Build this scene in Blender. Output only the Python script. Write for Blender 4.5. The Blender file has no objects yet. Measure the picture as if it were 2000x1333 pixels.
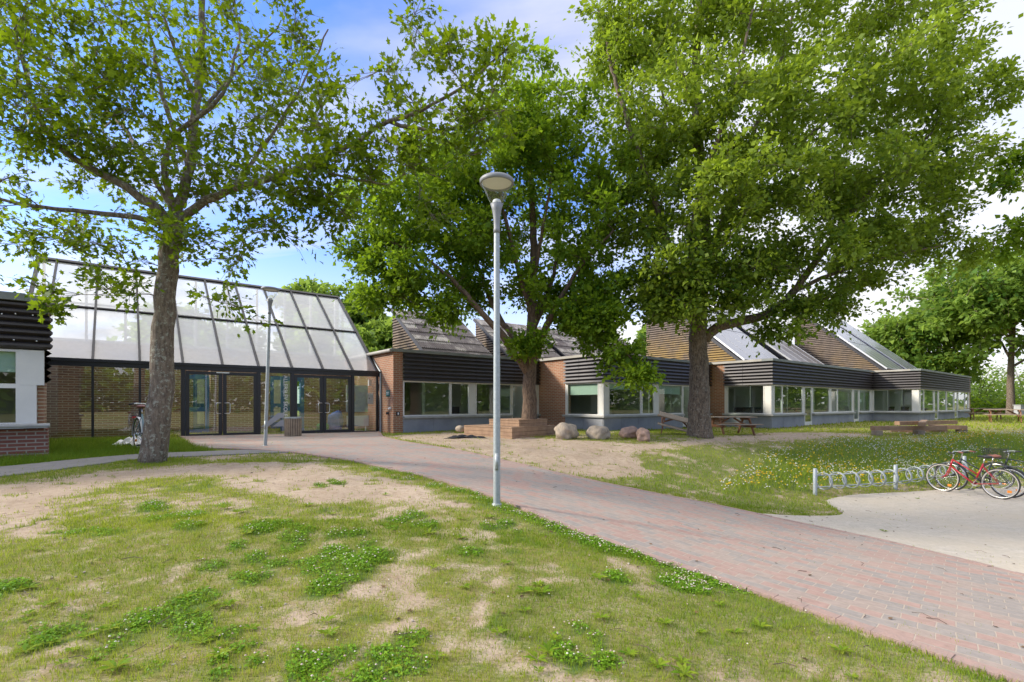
import bpy, math, random
import numpy as np
from mathutils import Vector, Matrix
R = math.radians
random.seed(7)
rng = np.random.default_rng(11)
sc = bpy.context.scene
col = sc.collection

# ------------------------------------------------------------------ camera, world, sun, exposure
F, HZ, EYE = 970.0, 789.5, 1.03
cam_d = bpy.data.cameras.new("camera")
cam = bpy.data.objects.new("camera", cam_d)
col.objects.link(cam)
cam.location = (0, 0, EYE)
cam.rotation_euler = (R(90), 0, 0)
cam_d.sensor_width = 36
cam_d.lens = 36 * F / 2000
cam_d.shift_y = (HZ - 666.5) / 2000
cam_d.clip_start = 0.1
cam_d.clip_end = 3000
sc.camera = cam

SUN_AZ = math.atan2(-0.03, -1.0)        # direction towards the sun in the ground plane
SUN_EL = R(27)
sun_dir = Vector((math.cos(SUN_AZ) * math.cos(SUN_EL), math.sin(SUN_AZ) * math.cos(SUN_EL), math.sin(SUN_EL)))
world = bpy.data.worlds.new("World")
sc.world = world
world.use_nodes = True
nt = world.node_tree
nt.nodes.clear()
def N(t, kind, **kw):
    n = t.nodes.new(kind)
    for k, v in kw.items():
        setattr(n, k, v)
    return n
def ramp(t, stops, inp=None, interp='LINEAR'):
    r = N(t, 'ShaderNodeValToRGB')
    cr = r.color_ramp
    cr.interpolation = interp
    while len(cr.elements) < len(stops):
        cr.elements.new(0.5)
    for e, (p, c) in zip(cr.elements, stops):
        e.position = p
        e.color = (c, c, c, 1) if isinstance(c, (int, float)) else (*c, 1)
    if inp is not None:
        t.links.new(inp, r.inputs[0])
    return r
def math_n(t, op, a, b=None, clamp=False):
    m = N(t, 'ShaderNodeMath', operation=op)
    m.use_clamp = clamp
    for i, v in enumerate((a, b)):
        if v is None:
            continue
        if isinstance(v, (int, float)):
            m.inputs[i].default_value = v
        else:
            t.links.new(v, m.inputs[i])
    return m.outputs[0]
def mixc(t, fac, a, b, blend='MIX'):
    m = N(t, 'ShaderNodeMix', data_type='RGBA', blend_type=blend)
    for i, v in ((0, fac), (6, a), (7, b)):
        if isinstance(v, (int, float)):
            m.inputs[i].default_value = v
        elif isinstance(v, tuple):
            m.inputs[i].default_value = (*v, 1)
        else:
            t.links.new(v, m.inputs[i])
    return m.outputs[2]
sky = N(nt, 'ShaderNodeTexSky', sky_type='NISHITA')
sky.sun_disc = False
sky.sun_elevation = SUN_EL
sky.sun_rotation = math.atan2(sun_dir.x, sun_dir.y)
sky.air_density = 1.0
sky.dust_density = 0.6
sky.ozone_density = 2.0
tc = N(nt, 'ShaderNodeTexCoord')
sep = N(nt, 'ShaderNodeSeparateXYZ')
nt.links.new(tc.outputs['Generated'], sep.inputs[0])
zc = math_n(nt, 'MAXIMUM', sep.outputs[2], 0.0)
zd = math_n(nt, 'ADD', zc, 0.22)
cx = math_n(nt, 'DIVIDE', sep.outputs[0], zd)
cy = math_n(nt, 'DIVIDE', sep.outputs[1], zd)
cmb = N(nt, 'ShaderNodeCombineXYZ')
nt.links.new(cx, cmb.inputs[0])
nt.links.new(cy, cmb.inputs[1])
mp = N(nt, 'ShaderNodeMapping')
mp.inputs['Rotation'].default_value = (0, 0, R(25))
mp.inputs['Scale'].default_value = (0.75, 1.7, 1)
mp.inputs['Location'].default_value = (3.1, 1.7, 0)
nt.links.new(cmb.outputs[0], mp.inputs[0])
nz = N(nt, 'ShaderNodeTexNoise')
nz.inputs['Scale'].default_value = 1.35
nz.inputs['Detail'].default_value = 9
nz.inputs['Roughness'].default_value = 0.52
nz.inputs['Distortion'].default_value = 0.35
nt.links.new(mp.outputs[0], nz.inputs[0])
cl = ramp(nt, [(0.46, 0.0), (0.72, 0.85)], nz.outputs[0])
hz_ = ramp(nt, [(0.0, 1.0), (0.36, 0.0)], zc, 'EASE')
clf = math_n(nt, 'ADD', cl.outputs[0], math_n(nt, 'MULTIPLY', hz_.outputs[0], 0.85), clamp=True)
skb = mixc(nt, 1.0, sky.outputs[0], (0.70, 0.90, 1.42), 'MULTIPLY')
over = ramp(nt, [(0.60, 0.0), (0.80, 1.0)], zc, 'EASE')       # bright cloud deck added out of view overhead to raise the fill light
skc = mixc(nt, clf, skb, mixc(nt, hz_.outputs[0], (3.9, 3.9, 4.1), (5.2, 5.1, 5.0)))
bank = N(nt, 'ShaderNodeVectorMath', operation='DOT_PRODUCT')        # a thin cloud bank low in the north-east
nt.links.new(tc.outputs['Generated'], bank.inputs[0]); bank.inputs[1].default_value = (0.62, 0.69, 0.38)
bk = ramp(nt, [(0.84, 0.0), (0.97, 0.9)], bank.outputs['Value'], 'EASE')
bkf = math_n(nt, 'MULTIPLY', bk.outputs[0], math_n(nt, 'ADD', math_n(nt, 'MULTIPLY', nz.outputs[0], 0.8), 0.55), clamp=True)
skc = mixc(nt, bkf, skc, (4.3, 4.3, 4.5))
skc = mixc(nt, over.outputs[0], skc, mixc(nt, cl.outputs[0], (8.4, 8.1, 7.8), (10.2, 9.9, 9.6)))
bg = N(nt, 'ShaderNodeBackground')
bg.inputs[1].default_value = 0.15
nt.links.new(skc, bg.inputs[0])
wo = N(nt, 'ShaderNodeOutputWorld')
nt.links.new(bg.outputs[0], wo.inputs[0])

sd = bpy.data.lights.new("sun", 'SUN')
sd.energy = 3.2
sd.angle = R(7)
sd.color = (1.0, 0.91, 0.77)
sun = bpy.data.objects.new("sun", sd)
col.objects.link(sun)
sun.rotation_euler = (-sun_dir).to_track_quat('-Z', 'Y').to_euler()
sc.view_settings.view_transform = 'Standard'
sc.view_settings.look = 'None'
sc.view_settings.exposure = 0.80
sc.view_settings.gamma = 1.0
sc.cycles.max_bounces = 10
sc.cycles.transparent_max_bounces = 24
sc.cycles.transmission_bounces = 8
sc.cycles.caustics_reflective = False
sc.cycles.caustics_refractive = False

# ------------------------------------------------------------------ terrain function
CP = np.array([(-14,9,.08),(-10,13,.10),(-8.5,9.1,.06),(-6,12,0),(-6.6,9.2,.02),(-9,6,-.0),(-7,3,-.12),(-3,9.2,-.02),(-3,5,-.10),(-4,2,-.3),
(-.18,5.85,-.167),(0,2.5,-.38),(-2,2.5,-.32),(2,2.5,-.55),(3.7,3.7,-.65),(2.8,5,-.62),(1.3,5,-.42),(4.3,8.7,-.85),(6.0,10.3,-1.0),(6.9,11.3,-1.04),(9.5,12.3,-1.07),
(10.9,11,-1.09),(12,12,-1.1),(8,7,-1.0),(12,7,-1.1),(5,5,-.82),(3,14.5,-.06),(0,12,-.06),(-4,16.5,0),(0,14.8,0),(-8,15,.05),(2.2,17,0),(10,19.5,-.03),
(2.6,11,-.45),(4.5,12.2,-.55),(5.8,14,-.25),(6.0,16,0),(8,16.3,-.08),(7.7,18.5,-.1),(10.5,16,-.10),(15.5,16,-.1),(22,18,-.05),(9,13.6,-.8),(12,14,-.8),(16,14,-.8),(16,12,-1.1),(14,19,-.05),(22,25,0),(26,26,.08),(35,36,.05),(45,45,0),(30,15,-.3),(30,5,-1.0),
(0,-3,-.45),(-10,-3,-.2),(12,-3,-.9),(-25,10,.05),(-15,25,0),(5,35,0),(-20,0,-.1),(20,50,0),(60,40,0),(30,-10,-.8),(0,-20,-.4),(-20,-20,-.2),(50,0,-.4),(-30,40,0)], float)
def _k(r):
    return np.sqrt(r * r + 0.36)
def _fit():
    P = CP[:, :2]
    d = np.linalg.norm(P[:, None] - P[None], axis=2)
    n = len(P)
    M = np.zeros((n + 3, n + 3))
    M[:n, :n] = _k(d) - np.eye(n) * .05
    M[:n, n] = 1
    M[:n, n + 1:] = P
    M[n, :n] = 1
    M[n + 1:, :n] = P.T
    return np.linalg.solve(M, np.r_[CP[:, 2], 0, 0, 0])
TW = _fit()
def height(x, y):
    x = np.asarray(x, float)
    y = np.asarray(y, float)
    sh = x.shape
    q = np.c_[x.ravel(), y.ravel()]
    out = np.zeros(len(q))
    for i in range(0, len(q), 20000):
        c = q[i:i + 20000]
        d = np.linalg.norm(c[:, None] - CP[None, :, :2], axis=2)
        out[i:i + 20000] = _k(d) @ TW[:-3] + TW[-3] + c @ TW[-2:]
    r = np.hypot(q[:, 0] - 8, q[:, 1] - 12)
    f = np.clip((60 - r) / 20, 0, 1)
    f = f * f * (3 - 2 * f)
    return (out * f).reshape(sh)
def hz(x, y):
    return float(height(x, y))
_Yl = np.linspace(1.5, 60, 4000)
def pix(px, py):                       # a point of the ground
    k = (px - 1000) / F
    z = EYE + (HZ - py) / F * _Yl
    h = height(k * _Yl, _Yl)
    i = int(np.argmax(z < h))
    return (k * _Yl[i], _Yl[i])
def P3(px, py, Y):
    return Vector(((px - 1000) / F * Y, Y, EYE + (HZ - py) / F * Y))

# noise in numpy
def vnoise(x, y, seed=0):
    xi = np.floor(x).astype(np.int64); yi = np.floor(y).astype(np.int64)
    xf = x - xi; yf = y - yi
    def h(a, b):
        n = (a * 374761393 + b * 668265263 + seed * 1442695041) & 0x7fffffff
        n = ((n ^ (n >> 13)) * 1274126177) & 0x7fffffff
        return ((n ^ (n >> 16)) & 0xffff) / 65535.0
    u = xf * xf * (3 - 2 * xf); v = yf * yf * (3 - 2 * yf)
    return (h(xi, yi) * (1 - u) + h(xi + 1, yi) * u) * (1 - v) + (h(xi, yi + 1) * (1 - u) + h(xi + 1, yi + 1) * u) * v
def fbm(x, y, seed=0, o=4):
    s = 0; a = 0.5; t = 0
    for i in range(o):
        s = s + a * vnoise(x * 2 ** i + 17.3 * i, y * 2 ** i - 9.1 * i, seed + i); t += a; a *= 0.55
    return s / t
def poly_sd(x, y, poly):               # signed distance, positive inside
    p = np.array(poly)
    n = len(p)
    d = np.full(x.shape, 1e9)
    ins = np.zeros(x.shape, bool)
    for i in range(n):
        ax, ay = p[i]; bx, by = p[(i + 1) % n]
        ex, ey = bx - ax, by - ay
        t = np.clip(((x - ax) * ex + (y - ay) * ey) / (ex * ex + ey * ey + 1e-12), 0, 1)
        d = np.minimum(d, np.hypot(x - ax - t * ex, y - ay - t * ey))
        c = ((ay > y) != (by > y)) & (x < (bx - ax) * (y - ay) / (by - ay + 1e-12) + ax)
        ins ^= c
    return np.where(ins, d, -d)
def sstep(a, b, v):
    t = np.clip((v - a) / (b - a), 0, 1)
    return t * t * (3 - 2 * t)

# ------------------------------------------------------------------ helpers
class MB:
    def __init__(self):
        self.v = []; self.f = []; self.m = []; self.cm = 0; self.sm = False
    def add(self, vs, fs):
        b = len(self.v)
        self.v += [tuple(v) for v in vs]
        for f in fs:
            self.f.append(tuple(b + i for i in f)); self.m.append(self.cm)
        return self
    def box(self, x0, x1, y0, y1, z0, z1):
        x0, x1 = min(x0, x1), max(x0, x1); y0, y1 = min(y0, y1), max(y0, y1); z0, z1 = min(z0, z1), max(z0, z1)
        vs = [(x, y, z) for z in (z0, z1) for y in (y0, y1) for x in (x0, x1)]
        return self.add(vs, [(0, 2, 3, 1), (4, 5, 7, 6), (0, 1, 5, 4), (2, 6, 7, 3), (0, 4, 6, 2), (1, 3, 7, 5)])
    def bar(self, a, b, w, h, up=(0, 0, 1)):        # box beam from a to b
        a = Vector(a); b = Vector(b)
        t = (b - a).normalized(); u = Vector(up)
        s = t.cross(u)
        if s.length < 1e-4: s = t.cross(Vector((1, 0, 0)))
        s.normalize(); u = s.cross(t).normalized()
        vs = []
        for p in (a, b):
            for i, j in ((-1, -1), (1, -1), (1, 1), (-1, 1)):
                vs.append(p + s * (w / 2 * i) + u * (h / 2 * j))
        return self.add(vs, [(3, 2, 1, 0), (4, 5, 6, 7), (0, 1, 5, 4), (1, 2, 6, 5), (2, 3, 7, 6), (3, 0, 4, 7)])
    def tube(self, pts, rad, n=8, cap=True, closed=False):
        pts = [Vector(p) for p in pts]
        if not isinstance(rad, (list, tuple)): rad = [rad] * len(pts)
        m = len(pts); vs = []; pu = None
        for i, p in enumerate(pts):
            if closed: t = pts[(i + 1) % m] - pts[i - 1]
            else: t = pts[min(i + 1, m - 1)] - pts[max(i - 1, 0)]
            t.normalize()
            if pu is None:
                pu = t.cross(Vector((0.13, 0.21, 0.97)))
                if pu.length < 0.1: pu = t.cross(Vector((1, 0, 0)))
            u = (pu - t * pu.dot(t)).normalized(); pu = u
            w = t.cross(u)
            for k in range(n):
                a = 2 * math.pi * k / n
                vs.append(p + (u * math.cos(a) + w * math.sin(a)) * rad[i])
        fs = []
        for i in range(m if closed else m - 1):
            j = (i + 1) % m
            for k in range(n):
                l = (k + 1) % n
                fs.append((i * n + k, i * n + l, j * n + l, j * n + k))
        if cap and not closed:
            fs.append(tuple(range(n))[::-1]); fs.append(tuple((m - 1) * n + k for k in range(n)))
        return self.add(vs, fs)
    def lathe(self, prof, n=24, c=(0, 0, 0)):
        vs = []
        for r, z in prof:
            for k in range(n):
                a = 2 * math.pi * k / n
                vs.append((c[0] + r * math.cos(a), c[1] + r * math.sin(a), c[2] + z))
        fs = []
        for i in range(len(prof) - 1):
            for k in range(n):
                l = (k + 1) % n
                fs.append((i * n + k, i * n + l, (i + 1) * n + l, (i + 1) * n + k))
        return self.add(vs, fs)
    def quad(self, *p):
        return self.add(p, [tuple(range(len(p)))])
    def build(self, name, mats, parent=None, smooth=False, off=None):
        me = bpy.data.meshes.new(name)
        v = self.v
        if off is not None:
            v = [(a - off[0], b - off[1], c - off[2]) for a, b, c in v]
        me.from_pydata(v, [], self.f)
        if not isinstance(mats, (list, tuple)): mats = [mats]
        for m in mats: me.materials.append(m)
        me.polygons.foreach_set('material_index', self.m)
        if smooth: me.polygons.foreach_set('use_smooth', [True] * len(self.f))
        me.update()
        o = bpy.data.objects.new(name, me)
        col.objects.link(o)
        if parent is not None: o.parent = parent
        return o
def np_mesh(name, verts, k, mat, tint=None, parent=None, n_poly=None, smooth=False):
    verts = np.ascontiguousarray(verts, dtype=np.float32).reshape(-1, 3)
    nv = len(verts); npoly = nv // k
    me = bpy.data.meshes.new(name)
    me.vertices.add(nv); me.vertices.foreach_set('co', verts.ravel())
    me.loops.add(nv); me.loops.foreach_set('vertex_index', np.arange(nv, dtype=np.int32))
    me.polygons.add(npoly)
    me.polygons.foreach_set('loop_start', np.arange(0, nv, k, dtype=np.int32))
    me.polygons.foreach_set('loop_total', np.full(npoly, k, dtype=np.int32))
    if tint is not None:
        a = me.attributes.new('tint', 'FLOAT', 'POINT')
        a.data.foreach_set('value', np.repeat(tint, k).astype(np.float32))
    me.update(calc_edges=True)
    me.materials.append(mat)
    o = bpy.data.objects.new(name, me)
    col.objects.link(o)
    if parent is not None: o.parent = parent
    return o
def tag(o, label=None, cat=None, group=None, kind=None):
    if label: o['label'] = label
    if cat: o['category'] = cat
    if group: o['group'] = group
    if kind: o['kind'] = kind
    return o
def empty(name, loc, rz=0, rot=None):
    o = bpy.data.objects.new(name, None)
    col.objects.link(o)
    o.location = loc
    o.rotation_euler = rot if rot else (0, 0, rz)
    o.empty_display_size = 0.2
    return o
def copy_tree(o, parent=None):
    c = o.copy(); col.objects.link(c); c.parent = parent
    for ch in [x for x in bpy.data.objects if x.parent == o]:
        copy_tree(ch, c)
    return c

# ------------------------------------------------------------------ materials
def mat(name, base=(0.5, 0.5, 0.5), rough=0.7, metal=0.0, var=0.0, vscale=3.0, bump=0.0, bscale=40.0, base2=None, spec=0.5, detail=6):
    m = bpy.data.materials.new(name)
    m.use_nodes = True
    t = m.node_tree
    b = t.nodes['Principled BSDF']
    b.inputs['Roughness'].default_value = rough
    b.inputs['Metallic'].default_value = metal
    b.inputs['Specular IOR Level'].default_value = spec
    b.inputs['Base Color'].default_value = (*base, 1)
    c = N(t, 'ShaderNodeTexCoord')
    if var > 0 or base2:
        n = N(t, 'ShaderNodeTexNoise')
        n.inputs['Scale'].default_value = vscale
        n.inputs['Detail'].default_value = detail
        n.inputs['Roughness'].default_value = 0.62
        t.links.new(c.outputs['Object'], n.inputs[0])
        b2 = base2 if base2 else tuple(x * (1 - var) for x in base)
        r = ramp(t, [(0.32, 0.0), (0.68, 1.0)], n.outputs[0])
        cc = mixc(t, r.outputs[0], base, b2)
        t.links.new(cc, b.inputs['Base Color'])
    if bump > 0:
        n = N(t, 'ShaderNodeTexNoise')
        n.inputs['Scale'].default_value = bscale
        n.inputs['Detail'].default_value = 5
        t.links.new(c.outputs['Object'], n.inputs[0])
        bp = N(t, 'ShaderNodeBump')
        bp.inputs['Strength'].default_value = bump
        bp.inputs['Distance'].default_value = 0.02
        t.links.new(n.outputs[0], bp.inputs['Height'])
        t.links.new(bp.outputs[0], b.inputs['Normal'])
    return m
def brick_mat(name, c1, c2, c3, mortar, w=0.24, h=0.0667, ms=0.011):
    m = bpy.data.materials.new(name); m.use_nodes = True
    t = m.node_tree; b = t.nodes['Principled BSDF']
    c = N(t, 'ShaderNodeTexCoord'); s = N(t, 'ShaderNodeSeparateXYZ')
    t.links.new(c.outputs['Object'], s.inputs[0])
    cb = N(t, 'ShaderNodeCombineXYZ')
    t.links.new(math_n(t, 'ADD', s.outputs[0], s.outputs[1]), cb.inputs[0])
    t.links.new(s.outputs[2], cb.inputs[1])
    def bt(a, d, bias, mm):
        k = N(t, 'ShaderNodeTexBrick')
        k.inputs['Scale'].default_value = 1.0
        k.inputs['Brick Width'].default_value = w
        k.inputs['Row Height'].default_value = h
        k.inputs['Mortar Size'].default_value = ms
        k.inputs['Mortar Smooth'].default_value = 0.15
        k.inputs['Bias'].default_value = bias
        k.inputs['Color1'].default_value = (*a, 1); k.inputs['Color2'].default_value = (*d, 1)
        k.inputs['Mortar'].default_value = (*mm, 1)
        t.links.new(cb.outputs[0], k.inputs[0])
        return k
    k = bt(c1, c2, -0.1, mortar)
    n = N(t, 'ShaderNodeTexNoise'); n.inputs['Scale'].default_value = 7.0; n.inputs['Detail'].default_value = 8
    mpn = N(t, 'ShaderNodeMapping'); mpn.inputs['Scale'].default_value = (1, 1, 3)
    t.links.new(c.outputs['Object'], mpn.inputs[0]); t.links.new(mpn.outputs[0], n.inputs[0])
    r = ramp(t, [(0.42, 0.0), (0.62, 1.0)], n.outputs[0])
    k2 = bt(c3, c3, 0, mortar)
    cc = mixc(t, math_n(t, 'MULTIPLY', r.outputs[0], 0.65), k.outputs['Color'], k2.outputs['Color'])
    n2 = N(t, 'ShaderNodeTexNoise'); n2.inputs['Scale'].default_value = 0.9; n2.inputs['Detail'].default_value = 6
    t.links.new(c.outputs['Object'], n2.inputs[0])
    st = ramp(t, [(0.3, 0.72), (0.7, 1.08)], n2.outputs[0])
    cc = mixc(t, 1.0, cc, st.outputs[0], 'MULTIPLY')
    t.links.new(cc, b.inputs['Base Color'])
    b.inputs['Roughness'].default_value = 0.88
    bp = N(t, 'ShaderNodeBump'); bp.inputs['Strength'].default_value = 0.6; bp.inputs['Distance'].default_value = 0.008
    t.links.new(math_n(t, 'SUBTRACT', math_n(t, 'MULTIPLY', n.outputs[0], 0.3), k.outputs['Fac']), bp.inputs['Height'])
    t.links.new(bp.outputs[0], b.inputs['Normal'])
    return m
def glass_mat(name, tint=(0.86, 0.93, 0.90), dirt=0.0, sheenc=(0.8, 0.85, 0.9), refl=1.0, ior=1.55):
    m = bpy.data.materials.new(name); m.use_nodes = True
    t = m.node_tree; t.nodes.clear()
    o = N(t, 'ShaderNodeOutputMaterial')
    tr = N(t, 'ShaderNodeBsdfTransparent'); tr.inputs[0].default_value = (*tint, 1)
    gl = N(t, 'ShaderNodeBsdfGlossy'); gl.inputs['Roughness'].default_value = 0.0; gl.inputs[0].default_value = (0.97, 0.99, 1, 1)
    fr = N(t, 'ShaderNodeFresnel'); fr.inputs['IOR'].default_value = ior
    geo = N(t, 'ShaderNodeNewGeometry')
    f0 = math_n(t, 'MULTIPLY', fr.outputs[0], 2.0 * refl, clamp=True)
    # pane seen from behind: Fresnel node flips ior; use incidence instead
    lw = N(t, 'ShaderNodeLayerWeight'); lw.inputs['Blend'].default_value = 0.5
    fz = math_n(t, 'POWER', lw.outputs['Facing'], 3.6)
    f0 = math_n(t, 'ADD', math_n(t, 'MULTIPLY', fz, 0.85), 0.085 * refl, clamp=True)
    mx = N(t, 'ShaderNodeMixShader')
    t.links.new(f0, mx.inputs[0]); t.links.new(tr.outputs[0], mx.inputs[1]); t.links.new(gl.outputs[0], mx.inputs[2])
    last = mx.outputs[0]
    if dirt > 0:  # milky layer that paints the sky's white reflection onto the panes
        df = N(t, 'ShaderNodeBsdfDiffuse'); df.inputs[0].default_value = (*sheenc, 1)
        tl = N(t, 'ShaderNodeBsdfTranslucent'); tl.inputs[0].default_value = (*sheenc, 1)
        m3 = N(t, 'ShaderNodeMixShader'); m3.inputs[0].default_value = 0.6
        t.links.new(df.outputs[0], m3.inputs[1]); t.links.new(tl.outputs[0], m3.inputs[2])
        c = N(t, 'ShaderNodeTexCoord'); n = N(t, 'ShaderNodeTexNoise'); n.inputs['Scale'].default_value = 1.3; n.inputs['Detail'].default_value = 7
        t.links.new(c.outputs['Object'], n.inputs[0])
        rr = ramp(t, [(0.25, dirt * 0.6), (0.75, dirt * 1.4)], n.outputs[0])
        m2 = N(t, 'ShaderNodeMixShader')
        t.links.new(rr.outputs[0], m2.inputs[0]); t.links.new(last, m2.inputs[1]); t.links.new(m3.outputs[0], m2.inputs[2])
        last = m2.outputs[0]
    t.links.new(last, o.inputs[0])
    return m
def leaf_mat(name, dark, light, trans, tw=0.42, gloss=0.16):
    m = bpy.data.materials.new(name); m.use_nodes = True
    t = m.node_tree; b = t.nodes['Principled BSDF']; o = t.nodes['Material Output']
    a = N(t, 'ShaderNodeAttribute', attribute_name='tint')
    cc = mixc(t, a.outputs['Fac'], dark, light)
    t.links.new(cc, b.inputs['Base Color'])
    b.inputs['Roughness'].default_value = 0.48
    b.inputs['Specular IOR Level'].default_value = gloss
    tl = N(t, 'ShaderNodeBsdfTranslucent')
    ct = mixc(t, a.outputs['Fac'], tuple(x * 0.6 for x in trans), trans)
    t.links.new(ct, tl.inputs[0])
    mx = N(t, 'ShaderNodeMixShader'); mx.inputs[0].default_value = tw
    t.links.new(b.outputs[0], mx.inputs[1]); t.links.new(tl.outputs[0], mx.inputs[2])
    t.links.new(mx.outputs[0], o.inputs[0])
    return m
def bark_mat(name, c1, c2, lichen, lf=0.5, scale=9.0):
    m = bpy.data.materials.new(name); m.use_nodes = True
    t = m.node_tree; b = t.nodes['Principled BSDF']
    c = N(t, 'ShaderNodeTexCoord'); mpn = N(t, 'ShaderNodeMapping'); mpn.inputs['Scale'].default_value = (1, 1, 0.28)
    t.links.new(c.outputs['Object'], mpn.inputs[0])
    n = N(t, 'ShaderNodeTexNoise'); n.inputs['Scale'].default_value = scale * 2.6; n.inputs['Detail'].default_value = 8; n.inputs['Roughness'].default_value = 0.7
    t.links.new(mpn.outputs[0], n.inputs[0])
    r = ramp(t, [(0.36, 0), (0.62, 1)], n.outputs[0])
    cc = mixc(t, r.outputs[0], c1, c2)
    n2 = N(t, 'ShaderNodeTexNoise'); n2.inputs['Scale'].default_value = scale * 1.6; n2.inputs['Detail'].default_value = 9; n2.inputs['Roughness'].default_value = 0.75
    t.links.new(c.outputs['Object'], n2.inputs[0])
    r2 = ramp(t, [(0.53, 0), (0.6, 1)], n2.outputs[0])
    cc = mixc(t, math_n(t, 'MULTIPLY', r2.outputs[0], lf), cc, lichen)
    t.links.new(cc, b.inputs['Base Color'])
    b.inputs['Roughness'].default_value = 0.95
    bp = N(t, 'ShaderNodeBump'); bp.inputs['Strength'].default_value = 0.9; bp.inputs['Distance'].default_value = 0.035
    t.links.new(n.outputs[0], bp.inputs['Height']); t.links.new(bp.outputs[0], b.inputs['Normal'])
    return m
M = {}
M['brick'] = brick_mat('brick_orange', (0.43, 0.165, 0.08), (0.30, 0.11, 0.055), (0.38, 0.20, 0.11), (0.44, 0.36, 0.26))
M['brickdark'] = brick_mat('brick_brown', (0.34, 0.155, 0.08), (0.22, 0.10, 0.06), (0.30, 0.18, 0.09), (0.48, 0.40, 0.28))
M['brickred'] = brick_mat('brick_red', (0.27, 0.085, 0.055), (0.20, 0.06, 0.042), (0.26, 0.11, 0.075), (0.36, 0.31, 0.25))
M['black'] = mat('black_frame', (0.012, 0.012, 0.016), 0.35, var=0.3)
M['barm'] = mat('grey_glazing_bar', (0.022, 0.022, 0.028), 0.5, var=0.4, vscale=2)
M['clad'] = mat('dark_cladding', (0.062, 0.052, 0.050), 0.5, var=0.35, vscale=1.5, bump=0.05)
M['cap'] = mat('grey_green_cap', (0.26, 0.28, 0.27), 0.6, base2=(0.18, 0.20, 0.19), vscale=2)
M['capw'] = mat('pale_cap', (0.44, 0.42, 0.37), 0.7, base2=(0.33, 0.31, 0.27), vscale=2)
M['white'] = mat('white_paint', (0.72, 0.71, 0.66), 0.45, var=0.10, vscale=2)
M['sill'] = mat('grey_sill', (0.42, 0.42, 0.40), 0.6, var=0.25, vscale=3, bump=0.05)
M['base'] = mat('blue_grey_panel', (0.32, 0.335, 0.36), 0.8, base2=(0.24, 0.25, 0.275), vscale=1.5, bump=0.1, bscale=80)
M['basedk'] = mat('dark_recess', (0.04, 0.045, 0.06), 0.8)
M['conc'] = mat('concrete_plinth', (0.34, 0.32, 0.28), 0.9, var=0.3)
M['felt'] = mat('roof_felt', (0.10, 0.10, 0.10), 0.95, var=0.3)
M['inwall'] = mat('interior_wall', (0.50, 0.51, 0.46), 0.9, var=0.1, vscale=1)
M['infloor'] = mat('interior_floor', (0.22, 0.22, 0.21), 0.6)
M['tilefloor'] = mat('hall_floor', (0.30, 0.27, 0.24), 0.5, var=0.2)
M['glass'] = glass_mat('window_glass', (0.76, 0.88, 0.82))
M['doorglass'] = glass_mat('door_glass', (0.90, 0.93, 0.91), refl=1.9)
M['roofglass'] = glass_mat('roof_glass', (0.95, 0.96, 0.98), dirt=0.50, sheenc=(0.93, 0.95, 0.99), refl=2.6)  # whiteness of the mirrored sky put into the pane colour
M['lampglass'] = glass_mat('lamp_glass', (0.93, 0.95, 0.95), refl=0.6)
M['blind'] = mat('pale_blind', (0.52, 0.58, 0.52), 0.9)
M['steel'] = mat('brushed_steel', (0.6, 0.6, 0.58), 0.3, metal=0.9)
M['galv'] = mat('galvanised_steel', (0.40, 0.43, 0.43), 0.55, metal=0.35, base2=(0.30, 0.34, 0.34), vscale=25, bump=0.05)
M['lampgrey'] = mat('lamp_grey', (0.22, 0.23, 0.24), 0.5)
M['lampwhite'] = mat('lamp_white', (0.78, 0.77, 0.72), 0.5)
M['blue'] = mat('blue_door', (0.05, 0.15, 0.30), 0.5, var=0.2)
M['wood'] = mat('reddish_wood', (0.36, 0.23, 0.135), 0.75, base2=(0.24, 0.145, 0.085), vscale=5, bump=0.2)
M['woodgrey'] = mat('weathered_wood', (0.34, 0.27, 0.19), 0.85, base2=(0.22, 0.17, 0.12), vscale=6, bump=0.2)
M['woodtop'] = mat('picnic_wood', (0.26, 0.19, 0.13), 0.8, base2=(0.36, 0.30, 0.22), vscale=4, bump=0.2)
M['woodleg'] = mat('picnic_leg_wood', (0.20, 0.09, 0.045), 0.8, base2=(0.27, 0.13, 0.07), vscale=6, bump=0.2)
M['stone'] = mat('granite_boulder', (0.44, 0.36, 0.27), 0.95, base2=(0.22, 0.19, 0.15), vscale=7, bump=1.0, bscale=14, detail=10)
M['stonepink'] = mat('pink_boulder', (0.44, 0.29, 0.22), 0.95, base2=(0.26, 0.18, 0.14), vscale=7, bump=1.0, bscale=14, detail=10)
M['tyre'] = mat('black_rubber', (0.03, 0.03, 0.03), 0.8)
M['tyrewall'] = mat('cream_tyre_wall', (0.55, 0.50, 0.42), 0.8)
M['chrome'] = mat('silver_metal', (0.62, 0.62, 0.60), 0.25, metal=0.8)
M['red'] = mat('red_paint', (0.38, 0.02, 0.03), 0.28, spec=0.6)
M['darkpaint'] = mat('dark_green_black_paint', (0.02, 0.03, 0.03), 0.3)
M['bluepaint'] = mat('pale_blue_paint', (0.16, 0.26, 0.30), 0.35)
M['blackplastic'] = mat('black_plastic', (0.02, 0.02, 0.022), 0.5)
M['brownleather'] = mat('brown_leather', (0.20, 0.075, 0.05), 0.55)
M['orange'] = mat('orange_reflector', (0.75, 0.22, 0.02), 0.3)
M['redref'] = mat('red_reflector', (0.6, 0.02, 0.02), 0.3)
M['whiteplastic'] = mat('white_plastic', (0.70, 0.70, 0.68), 0.4)
M['cloth'] = mat('black_cloth', (0.015, 0.015, 0.018), 0.95)
M['bag'] = mat('blue_bag', (0.03, 0.08, 0.30), 0.4, base2=(0.05, 0.14, 0.4), vscale=12, bump=0.6, bscale=14)
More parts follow.
